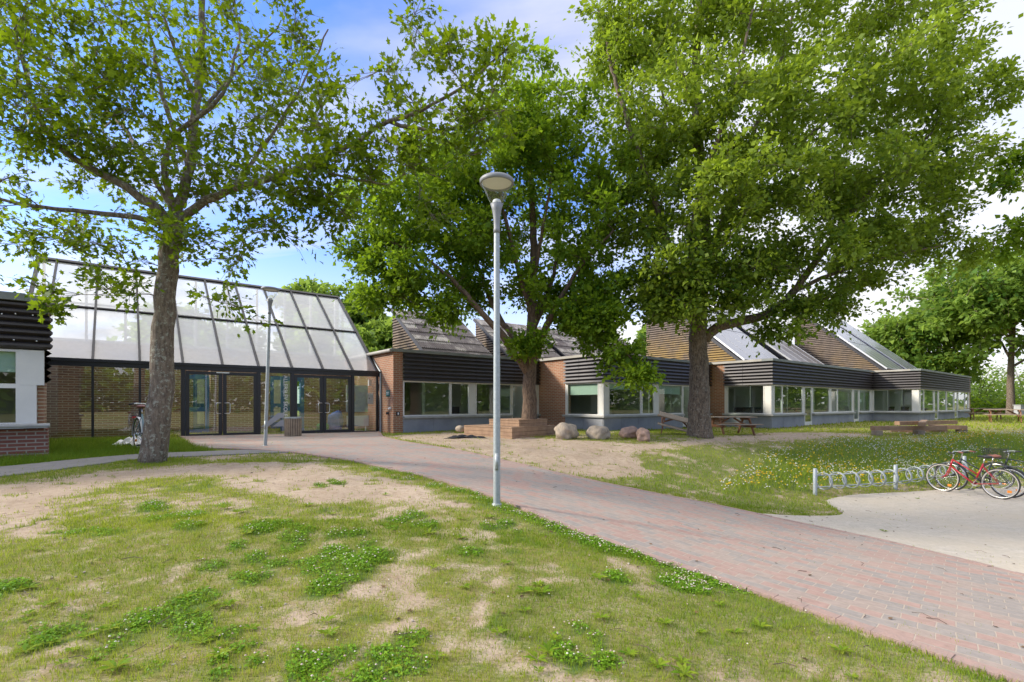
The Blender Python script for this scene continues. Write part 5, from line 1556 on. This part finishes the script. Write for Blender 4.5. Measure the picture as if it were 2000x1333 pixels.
o = mb.build('twigs', mat('dead_twig', (.10, .07, .05), .9)); tag(o, 'small dead twigs lying on turf and paving', 'twigs', kind='stuff')
mb = MB()
for i in range(150):
    px_, py_ = r_.uniform(0, 1500), r_.uniform(930, 1325); wx, wy = pix(px_, py_); s_ = r_.uniform(.004, .012)
    q_ = blob(s_, s_ * r_.uniform(.6, 1), s_ * .6, i, .2, 4); z = float(ground_z(np.array([wx]), np.array([wy]))[0])
    mb.add([(a + wx, b_ + wy, c_ + z + .004) for a, b_, c_ in q_.v], q_.f)
o = mb.build('pebbles', mat('pebble', (.42, .36, .30), .9, var=.3)); tag(o, 'small pebbles in the sandy soil', 'pebbles', kind='stuff')

# ------------------------------------------------------------------ trees
def smooth_pl(pts, step=.25):
    P = [Vector(p) for p in pts]; out = []
    for i in range(len(P) - 1):
        a = P[max(i - 1, 0)]; b_ = P[i]; c_ = P[i + 1]; d = P[min(i + 2, len(P) - 1)]
        n = max(1, int((c_ - b_).length / step))
        for k in range(n):
            q_ = k / n
            out.append(.5 * ((2 * b_) + (c_ - a) * q_ + (2 * a - 5 * b_ + 4 * c_ - d) * q_ * q_ + (3 * b_ - a - 3 * c_ + d) * q_ ** 3))
    out.append(P[-1]); return out
def make_tree(name, label, group, limbs, clusters, leafm, barkm, nleaf, lsize, crad, tmpl, seed, px=True, minr=.006, upb=.7, twigs=3, tintf=None, flare=1.5, nseg=12):
    r = np.random.default_rng(seed); rr = random.Random(seed)
    base = Vector(limbs[0][0][0]); th = empty(name, base)
    tag(th, label, 'tree', group)
    mb = MB(); nodes = []; nrad = []
    for li, (pts, ra, rb) in enumerate(limbs):
        pl_ = smooth_pl(pts, .22 if base.y < 30 else .6); n = len(pl_); rads = []
        for i, p in enumerate(pl_):
            f = i / (n - 1); rad = ra + (rb - ra) * f ** .8
            if li == 0:
                hgt = p.z - base.z; rad *= 1 + (flare - 1) * math.exp(-max(hgt, 0) / (.38 * ra / .3))
            rads.append(rad); nodes.append(p); nrad.append(rad)
            if li > 0 or i > 2: p += Vector((rr.gauss(0, .014), rr.gauss(0, .014), rr.gauss(0, .010)))
        mb.tube([p - base for p in pl_], rads, nseg if ra > .1 else 8)
    # gnarl the trunk surface
    NP = np.array([tuple(p) for p in nodes]); NR = np.array(nrad); usable = NP[:, 2] > base.z + (NP[:, 2].max() - base.z) * .12
    att = []
    for cl_ in clusters:
        cx_, cy_, Y, rx, ry, rd, nn = cl_
        if px: c0 = P3(cx_, cy_, Y); sx, sz = rx / F * Y, ry / F * Y
        else: c0 = Vector((cx_, Y, cy_)); sx, sz = rx, ry
        for _ in range(nn):
            u = r.normal(size=3); u /= np.linalg.norm(u); q_ = r.random() ** .45
            att.append((c0.x + u[0] * q_ * sx, c0.y + u[1] * q_ * rd, c0.z + u[2] * q_ * sz))
    att = np.array(att)
    d0 = np.array([np.min(np.linalg.norm(NP[usable] - a, axis=1)) for a in att]); order = np.argsort(d0)
    NPl = list(map(tuple, NP[usable])); NRl = list(NR[usable]); NA = np.array(NPl)
    L_pos = []; L_out = []; L_t = []
    for oi in order:
        a = Vector(att[oi]); dd = np.linalg.norm(NA - att[oi], axis=1) + np.where(NA[:, 2] > att[oi][2] + .2, .5, 0)
        j = int(np.argmin(dd)); s0 = Vector(NA[j]); L = (a - s0).length
        if L < .05: continue
        r0 = min(NRl[j] * .7, .008 + .011 * L)
        r0 = max(r0, minr)
        mid = s0.lerp(a, .5) + Vector((rr.gauss(0, .08), rr.gauss(0, .08), .10 + rr.gauss(0, .05))) * min(L, 3)
        n = max(2, min(14, int(L / .28) + 1)); pts = []
        for k in range(n + 1):
            f = k / n; p = s0 * (1 - f) ** 2 + mid * 2 * f * (1 - f) + a * f * f
            if 0 < k < n: p += Vector((rr.gauss(0, .02), rr.gauss(0, .02), rr.gauss(0, .02))) * min(1, L)
            pts.append(p)
        mb.tube([p - base for p in pts], [r0 + (minr * .6 - r0) * k / n for k in range(n + 1)], 5 if r0 > .02 else 4, cap=False)
        new = [tuple(p) for p in pts[1:]]; NA = np.concatenate([NA, np.array(new)]); NRl += [r0 + (minr - r0) * (k + 1) / n for k in range(n)]
        cr = crad * rr.uniform(.7, 1.25); outd = (a - (s0 + Vector((0, 0, -.1)))).normalized()
        tips = [a]
        for _ in range(twigs):
            e = a + Vector((rr.gauss(0, 1), rr.gauss(0, 1), rr.gauss(0, .6))).normalized() * cr * rr.uniform(.6, 1.2) + outd * cr * .3
            mb.tube([pts[-2] - base, a.lerp(e, .5) - base + Vector((0, 0, .03)), e - base], [minr * .8, minr * .6, minr * .35], 3, cap=False); tips.append(e)
        m_ = max(3, int(nleaf * rr.uniform(.6, 1.35)))
        ti = r.integers(0, len(tips), m_); f = r.random(m_) ** .6; A_ = np.array(tips[0]); T_ = np.array([tuple(q_) for q_ in tips])[ti]
        pos = A_ + (T_ - A_) * f[:, None] + r.normal(0, cr * .30, (m_, 3)) * np.array([1, 1, .75])
        back = r.random(m_) < .22; pp = np.array([tuple(p) for p in pts]); bi = r.integers(len(pp) // 2, len(pp), m_)
        pos = np.where(back[:, None], pp[bi] + r.normal(0, cr * .25, (m_, 3)), pos)
        L_pos.append(pos); o_ = pos - A_ + np.array(outd) * .12; L_out.append(o_); L_t.append(np.full(m_, rr.gauss(0, .16) + .8 * (float(fbm(np.array([a.x * .55]), np.array([a.z * .55 + a.y * .3]), seed)[0]) - .5)))
    trunk = mb.build('trunk', barkm, th, True)
    P = np.concatenate(L_pos); O = np.concatenate(L_out); T = np.concatenate(L_t); n = len(P)
    D = O / (np.linalg.norm(O, axis=1)[:, None] + 1e-6) + r.normal(0, .6, (n, 3)) + np.array([0, 0, -.25]); D /= np.linalg.norm(D, axis=1)[:, None]
    Nn = r.normal(0, .55, (n, 3)) + np.array([0, 0, upb]); S = np.cross(D, Nn); S /= np.linalg.norm(S, axis=1)[:, None] + 1e-6; W = np.cross(S, D)
    sz = lsize * np.clip(r.lognormal(-.06, .30, n), .4, 1.9); TT = np.array(tmpl)
    Vv = (P - np.array(base))[:, None, :] + (TT[None, :, 0, None] * S[:, None] + TT[None, :, 1, None] * D[:, None] + TT[None, :, 2, None] * W[:, None]) * sz[:, None, None]
    tint = .45 + T + r.normal(0, .16, n)
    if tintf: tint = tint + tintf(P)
    o = np_mesh('crown', Vv.reshape(-1, 3), len(tmpl), leafm, np.clip(tint, 0, 1), th)
    return th
# left tree, near the camera
tb_ = Vector((-6.35, 8.75, hz(-6.35, 8.75) - .08))
L = lambda *p: [P3(*q_) for q_ in p]
limbs = [([tb_, P3(312, 800, 8.75), P3(318, 640, 8.75), P3(332, 480, 8.75), P3(344, 425, 8.8)], .210, .145),
  (L((344, 425, 8.8)) + [P3(372, 320, 9.0), P3(384, 200, 9.2), P3(392, 90, 9.3), P3(400, -80, 9.5), P3(410, -250, 9.6)], .10, .03),
  (L((340, 440, 8.75), (300, 400, 8.6), (215, 350, 8.4), (120, 290, 8.1), (75, 220, 7.9), (50, 150, 7.7), (30, 60, 7.5)), .088, .022),
  (L((335, 445, 8.75), (270, 425, 8.6), (150, 412, 8.3), (40, 400, 8.1), (-60, 370, 8.0)), .06, .018),
  (L((345, 435, 8.75), (400, 392, 8.6), (450, 372, 8.5), (520, 350, 8.3), (600, 325, 8.1), (680, 285, 7.9), (760, 238, 7.7), (850, 205, 7.5), (930, 150, 7.4), (1000, 85, 7.3)), .082, .012),
  (L((760, 238, 7.7), (850, 255, 7.6), (930, 240, 7.5), (985, 215, 7.45)), .035, .010),
  (L((345, 420, 8.8), (318, 320, 8.5), (350, 255, 8.4), (410, 215, 8.3), (450, 150, 8.3), (470, 60, 8.3)), .066, .014),
  (L((372, 330, 9.0), (330, 230, 9.3), (305, 120, 9.5), (280, 0, 9.6)), .06, .02), (L((384, 210, 9.2), (350, 120, 9.0), (320, 30, 8.9)), .045, .02),
  (L((384, 230, 9.2), (470, 130, 9.5), (520, 75, 9.6), (550, 40, 9.6)), .04, .010), (L((344, 425, 8.8), (250, 260, 9.6), (180, 190, 10.2), (130, 90, 10.6)), .06, .02),
  (L((450, 372, 8.5), (540, 250, 8.9), (600, 150, 9.0), (640, 60, 9.0)), .04, .012), (L((600, 325, 8.1), (680, 350, 7.9), (760, 360, 7.7)), .03, .01)]
cl = [(90, 60, 8, 150, 100, 1.8, 74), (300, 70, 9, 150, 100, 2, 52), (490, 50, 8.8, 100, 90, 1.8, 40), (90, 230, 7.8, 130, 90, 1.5, 58), (260, 220, 8.5, 130, 80, 1.8, 44), (470, 210, 8.6, 130, 80, 1.8, 40), (620, 200, 8.3, 90, 80, 1.2, 22), (50, 390, 8, 90, 45, 1.2, 13), (200, 340, 8.5, 120, 55, 1.5, 30), (420, 330, 8.4, 110, 50, 1.2, 28), (560, 380, 8.1, 100, 50, 1.2, 24), (650, 320, 7.9, 80, 60, 1, 22), (780, 215, 7.6, 80, 55, 1, 14), (810, 70, 7.7, 40, 40, .5, 6), (870, 110, 7.4, 60, 50, .7, 9), (930, 190, 7.4, 80, 40, .8, 10), (975, 100, 7.3, 45, 25, .4, 7), (750, 310, 7.7, 90, 60, 1, 20), (860, 290, 7.5, 90, 40, .8, 12), (960, 250, 7.4, 60, 30, .5, 7), (150, 490, 8.1, 110, 40, 1., 16), (50, 480, 8, 60, 30, .8, 6), (230, 555, 7.9, 70, 25, .6, 7), (92, 596, 7.2, 16, 20, .2, 3), (100, 560, 7.6, 40, 20, .3, 3), (400, 470, 8.3, 80, 50, 1, 13), (520, 470, 8.1, 90, 60, 1, 14), (620, 420, 7.9, 60, 50, .8, 9), (440, 590, 7.7, 45, 22, .4, 4), (320, 460, 8.4, 60, 30, .5, 9), (850, 420, 7.7, 60, 50, .5, 5),
      (-200, 120, 8, 150, 180, 2, 34), (250, -170, 8.8, 380, 90, 2.3, 60), (180, 250, 11, 200, 150, 1, 20)]
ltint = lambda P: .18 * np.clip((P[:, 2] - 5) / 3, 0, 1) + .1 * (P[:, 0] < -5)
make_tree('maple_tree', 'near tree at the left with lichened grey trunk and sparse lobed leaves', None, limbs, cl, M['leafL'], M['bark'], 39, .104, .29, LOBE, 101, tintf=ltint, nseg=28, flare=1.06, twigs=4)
# middle tree in the planter
bx = .56; tb_ = Vector((bx, 16.1, .30)); Yt = 16.1
limbs = [([tb_, P3(1034, 780, Yt), P3(1034, 730, Yt), P3(1038, 690, Yt), P3(1040, 600, 16.2), P3(1042, 480, 16.4), P3(1035, 340, 16.5), P3(1025, 220, 16.5)], .255, .05),
  (L((1034, 735, Yt), (1015, 705, 15.9), (1000, 690, 15.8), (985, 660, 15.7), (940, 610, 15.5), (890, 555, 15.4), (830, 505, 15.3), (760, 470, 15.3)), .14, .03),
  (L((1036, 700, Yt), (1010, 665, 16.2), (975, 620, 16.5), (945, 550, 16.8), (900, 450, 17), (860, 350, 17)), .12, .03),
  (L((1045, 700, Yt), (1062, 650, 16), (1085, 600, 15.8), (1120, 540, 15.6), (1160, 490, 15.5), (1200, 450, 15.4)), .13, .03),
  (L((1042, 640, 16.1), (1075, 560, 16.6), (1095, 460, 17), (1110, 350, 17.2)), .10, .03), (L((1040, 620, 16.1), (1010, 520, 15.8), (985, 420, 15.5), (960, 300, 15.3)), .10, .03),
  (L((1040, 560, 16.2), (1060, 450, 15.4), (1080, 330, 15)), .08, .03),
  (L((1085, 600, 15.8), (1140, 590, 15.4), (1180, 630, 15), (1215, 680, 14.7), (1260, 725, 14.4)), .05, .012)]
cl = [(1020, 240, 16.3, 80, 60, 3, 34), (890, 330, 16, 100, 70, 3, 40), (1080, 300, 16.3, 120, 110, 3, 46), (780, 420, 15.5, 90, 65, 2.5, 42), (900, 420, 16.5, 90, 80, 3, 40), (960, 470, 16.5, 120, 100, 3, 44), (1130, 450, 16.2, 100, 100, 2.5, 44), (715, 500, 15.5, 45, 45, 1.5, 14), (790, 550, 15.5, 80, 45, 2, 30), (730, 590, 15.5, 40, 22, 1, 8), (910, 570, 17, 80, 45, 2, 20), (870, 610, 15.2, 50, 16, .6, 8), (1080, 580, 16.8, 100, 40, 2, 28), (1180, 580, 15.5, 55, 50, 1.5, 24), (1165, 640, 15, 50, 35, 1.2, 20), (1120, 620, 15.5, 50, 25, 1, 12), (1210, 690, 14.7, 30, 25, .6, 7), (1248, 735, 14.4, 35, 20, .4, 7), (1030, 672, 15.2, 26, 14, .4, 9), (1190, 380, 16.3, 50, 90, 2, 20), (1000, 300, 14.8, 100, 80, 1.5, 20)]
make_tree('maple_tree', 'dark green broad tree rising from the wooden planter', None, limbs, cl, M['leafM'], M['bark2'], 165, .135, .48, KITE, 102, flare=1.15, minr=.007, nseg=20)
# big tree on the right
tb_ = Vector((6.05, 16.0, hz(6.05, 16.0) - .1)); Yt = 16.0
limbs = [([tb_, P3(1365, 800, Yt), P3(1365, 720, Yt), P3(1364, 650, Yt), P3(1366, 600, Yt), P3(1375, 480, Yt), P3(1368, 340, 16.2), P3(1360, 180, 16.3), P3(1365, 0, 16.4), P3(1370, -180, 16.5)], .345, .06),
  (L((1375, 665, Yt), (1400, 640, 15.8), (1450, 628, 15.6), (1500, 612, 15.5), (1550, 570, 15.5), (1600, 500, 15.5), (1660, 420, 15.6), (1740, 330, 15.8), (1820, 260, 16)), .17, .03),
  (L((1362, 640, Yt), (1340, 590, 15.8), (1310, 500, 15.5), (1280, 400, 15.3), (1240, 280, 15.3), (1200, 150, 15.4), (1170, 20, 15.5)), .15, .04),
  (L((1368, 600, Yt), (1390, 500, 16.6), (1430, 380, 17), (1480, 240, 17.3), (1530, 100, 17.5), (1570, -60, 17.6)), .14, .04),
  (L((1366, 620, Yt), (1350, 520, 15.3), (1360, 400, 14.8), (1400, 280, 14.4), (1440, 150, 14.2), (1470, 20, 14.2)), .12, .03),
  (L((1550, 570, 15.5), (1640, 530, 15.2), (1740, 500, 15.3), (1840, 480, 15.5)), .08, .02), (L((1430, 380, 17), (1540, 300, 17.3), (1650, 200, 17.6), (1740, 90, 17.8), (1800, -40, 17.9)), .09, .03),
  (L((1320, 520, 15.6), (1270, 470, 16.5), (1230, 420, 17), (1200, 380, 17.2)), .06, .02), (L((1368, 340, 16.2), (1300, 200, 17), (1270, 60, 17.3)), .07, .02)]
cl = [(1240, 90, 15.8, 80, 110, 2.5, 48), (1370, 60, 16, 110, 90, 3, 52), (1520, 50, 16, 120, 90, 3.5, 58), (1700, 50, 16, 130, 80, 3.5, 60), (1850, 60, 16.2, 70, 60, 2, 22), (1190, 60, 15.5, 50, 70, 2, 22), (1250, 260, 15.5, 80, 100, 3, 46), (1380, 240, 15, 100, 100, 3.2, 50), (1530, 230, 15, 110, 100, 3.5, 56), (1680, 210, 15.5, 120, 90, 3.5, 54), (1820, 200, 16, 100, 90, 3, 46), (1920, 180, 16, 45, 60, 1.5, 16), (1260, 420, 15.5, 65, 70, 2.2, 34), (1380, 400, 14.8, 90, 80, 2.8, 46), (1500, 380, 14.8, 100, 80, 2.8, 46), (1630, 370, 15.2, 100, 70, 2.8, 44), (1770, 360, 15.5, 100, 70, 2.5, 40), (1880, 350, 16, 60, 60, 2, 20), (1290, 540, 15, 60, 60, 1.8, 34), (1380, 540, 14.6, 70, 55, 1.8, 30), (1480, 530, 14.8, 80, 50, 1.8, 32), (1590, 500, 15, 90, 50, 1.8, 30), (1700, 480, 15.5, 80, 45, 1.8, 28), (1800, 460, 16, 70, 40, 1.5, 22), (1860, 500, 16, 40, 25, 1, 8), (1570, 600, 15, 70, 24, 1, 16), (1660, 560, 15.5, 60, 30, 1.2, 14), (1520, 640, 14.8, 40, 18, .6, 7), (1330, 610, 14.8, 55, 25, 1, 14), (1440, 590, 14.4, 50, 22, .8, 9), (1270, 600, 14.8, 30, 30, .6, 8), (1640, 615, 15.4, 30, 16, .6, 5),
      (1450, -140, 16, 300, 90, 3.5, 80), (1300, 300, 18.6, 90, 180, .8, 20), (1600, 300, 18.8, 200, 180, .8, 30)]
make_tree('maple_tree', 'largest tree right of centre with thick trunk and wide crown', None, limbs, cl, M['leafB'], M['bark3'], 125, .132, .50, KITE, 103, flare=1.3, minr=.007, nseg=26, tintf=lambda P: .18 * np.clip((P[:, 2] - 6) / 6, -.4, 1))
# tree beyond the right edge of the frame
tb_ = Vector((17.6, 13.4, hz(17.6, 13.4) - .1))
limbs = [([tb_, tb_ + Vector((0, .1, 3)), tb_ + Vector((-.1, .1, 6)), tb_ + Vector((-.1, .1, 9.5))], .24, .05), ([tb_ + Vector((0, 0, 3.4)), tb_ + Vector((-1.6, -.1, 4.6)), P3(2010, 440, 13.4), P3(1950, 455, 13.4)], .07, .012), ([tb_ + Vector((0, 0, 4.2)), tb_ + Vector((-1.5, 0, 6)), P3(1990, 340, 13.4)], .06, .012)]
cl = [(1985, 330, 13.4, 22, 30, .5, 5), (1965, 365, 13.3, 22, 14, .4, 4), (1990, 460, 13.4, 26, 30, .5, 7), (1955, 490, 13.4, 18, 14, .3, 2), (2220, 200, 13.4, 100, 160, 2, 50), (2170, 430, 13.4, 70, 60, 1.5, 16), (2300, 300, 13.4, 120, 200, 2, 50)]
make_tree('maple_tree', 'tree beyond the right edge, only some hanging leaves in view', None, limbs, cl, M['leafM'], M['bark3'], 95, .135, .42, KITE, 104, flare=1.3)
# far trees
def far_tree(x, y, hgt, rad, label, seed, group, m=M['leafF'], trunk=.35, clear=.22, sq=1.0, ls=.42, nl=95):
    z0 = hz(x, y) - .2; r = random.Random(seed); b_ = Vector((x, y, z0))
    limbs = [([b_, b_ + Vector((0, 0, hgt * .25)), b_ + Vector((.2, 0, hgt * .5)), b_ + Vector((.1, 0, hgt * .85))], trunk, .06)]
    for k in range(6):
        a = k * 1.05 + r.random(); q_ = hgt * r.uniform(.22, .5)
        limbs.append(([b_ + Vector((0, 0, q_)), b_ + Vector((math.cos(a) * rad * .4, math.sin(a) * rad * .4, q_ + hgt * .14)), b_ + Vector((math.cos(a) * rad * .75, math.sin(a) * rad * .75, q_ + hgt * .22))], trunk * .35, .05))
    zc_ = z0 + hgt * (clear + (1 - clear) / 2); rz = hgt * (1 - clear) / 2
    cl = [(x, zc_, y, rad * .78, rz * .8, rad * .78, 90)]
    for k in range(9):
        a = r.uniform(0, 6.28); e = r.uniform(-.5, .9)
        cl.append((x + math.cos(a) * rad * .62 * math.cos(e), zc_ + rz * .68 * math.sin(e), y + math.sin(a) * rad * .62 * math.cos(e), rad * .38, rz * .32, rad * .38, 22))
    return make_tree('broadleaf_tree', label, group, limbs, cl, m, M['bark3'], nl, ls, rad * .15, KITE, seed, px=False, minr=.03, twigs=2, flare=1.3)
far_tree(45.2, 45, 17.5, 8.2, 'bright green round tree on the lawn past the far wing', 201, 'distant trees')
far_tree(43.5, 52, 11.5, 6.5, 'tree standing left of and behind the bright round one', 202, 'distant trees', clear=.12)
far_tree(-15.5, 42, 12.5, 5.5, 'light green tree behind the glass roof and the first shed roof', 203, 'distant trees', clear=.05)
far_tree(-10.2, 38, 8.3, 3.8, 'smaller light green tree just left of the first shed roof', 204, 'distant trees', clear=.05)
far_tree(-24, 38, 9, 5, 'light green tree seen through the left part of the glass roof', 205, 'distant trees', clear=.05)
far_tree(9, 52, 9.0, 4.5, 'light green tree peeping between the shed roofs at the centre', 206, 'distant trees', clear=.05)
far_tree(15.5, 50, 10.5, 4, 'light green tree peeping left of the tall lichened gable', 207, 'distant trees', clear=.05)
for k_, (x_, y_, h_, lb_) in enumerate(((37, 25.5, 11, 'tree past the right edge mirrored in the farthest wing'), (50, 37, 13, 'tree far past the right edge behind the lawn'), (33, 15, 10, 'tree past the right edge nearest the bicycles'))):
    far_tree(x_, y_, h_, h_ * .42, lb_, 210 + k_, 'distant trees')
def shrub(x, y, rx, h, label, seed, m=M['leafF'], ls=.34, n=3200):
    r = np.random.default_rng(seed); th = empty('shrub', (x, y, hz(x, y))); tag(th, label, 'shrub', 'shrubs beyond the far wing')
    mb = MB(); 
    for k in range(9):
        a = r.uniform(0, 6.28); mb.tube([(0, 0, -.1), (math.cos(a) * rx * .3, math.sin(a) * rx * .3, h * .5), (math.cos(a) * rx * .6, math.sin(a) * rx * .6, h * .85)], [.06, .04, .02], 5)
    mb.build('stem', M['bark3'], th)
    u = r.normal(size=(n, 3)); u /= np.linalg.norm(u, axis=1)[:, None]; q_ = r.random(n) ** .4
    lum = 1 + .25 * np.sin(u[:, 0] * 5 + seed) * np.sin(u[:, 2] * 4) + .2 * np.sin(u[:, 1] * 7)
    P = np.c_[u[:, 0] * rx, u[:, 1] * rx, np.abs(u[:, 2]) * h] * (q_ * lum)[:, None]
    v = rot_leaves(P[:, 0], P[:, 1], P[:, 2], ls * r.uniform(.6, 1.3, n), KITE, r, .8)
    np_mesh('foliage', v, 4, m, np.clip(r.normal(.5, .2, n), 0, 1), th)
sh_ = [(1905, 58, 4.8, 5.6), (1955, 62, 5.5, 5.0), (2015, 60, 6, 6.2), (1860, 66, 5, 5.0), (1925, 52, 4, 1.6), (1975, 54, 4, 1.4)]
shl = ['pale green shrub directly beside the end of the far wing', 'pale green shrub in the gap left of the far tree trunk', 'large pale green shrub right of the far tree trunk', 'low shrub hugging the end wall of the far wing', 'low dark hedge clump behind the reddish picnic table', 'low dark hedge clump at the foot of the far trunk']
for i, (px_, Y, rx, h) in enumerate(sh_): shrub((px_ - 1000) / F * Y, Y, rx, h, shl[i], 300 + i, M['leafF'] if i < 4 else M['leafM'])
# belt of trees behind the camera, mirrored in the windows
r = np.random.default_rng(77); n = 26000
tt = r.random(n); pl_ = np.array([(100, 70), (66, 5), (35, -45), (0, -58), (-40, -50)], float); ss = tt * 4; i0 = np.minimum(ss.astype(int), 3); f = (ss - i0)[:, None]
P = pl_[i0] * (1 - f) + pl_[i0 + 1] * f + r.normal(0, 2.2, (n, 2)); top = 5.5 + 3.5 * fbm(P[:, 0] * .12, P[:, 1] * .12, 5) * 2 - 2
v = rot_leaves(P[:, 0], P[:, 1], r.random(n) ** .8 * top - .5, r.uniform(.7, 1.5, n), KITE, r, .9)
o = np_mesh('distant_hedge', v, 4, M['leafM'], r.random(n)); tag(o, 'belt of hedge and trees mirrored in the windows', 'hedge', kind='stuff')
# white marker and stump by the far tree
X, Y = (1998 - 1000) / F * 43, 43
c = MB(); c.box(-.5, .5, -.3, .3, 0, .9); c.box(-.55, .55, -.35, .35, .9, .96); o = c.build('utility_cabinet', M['sill']); o.location = (X, Y, hz(X, Y)); tag(o, 'pale utility cabinet at the right edge beside the far tree', 'cabinet')
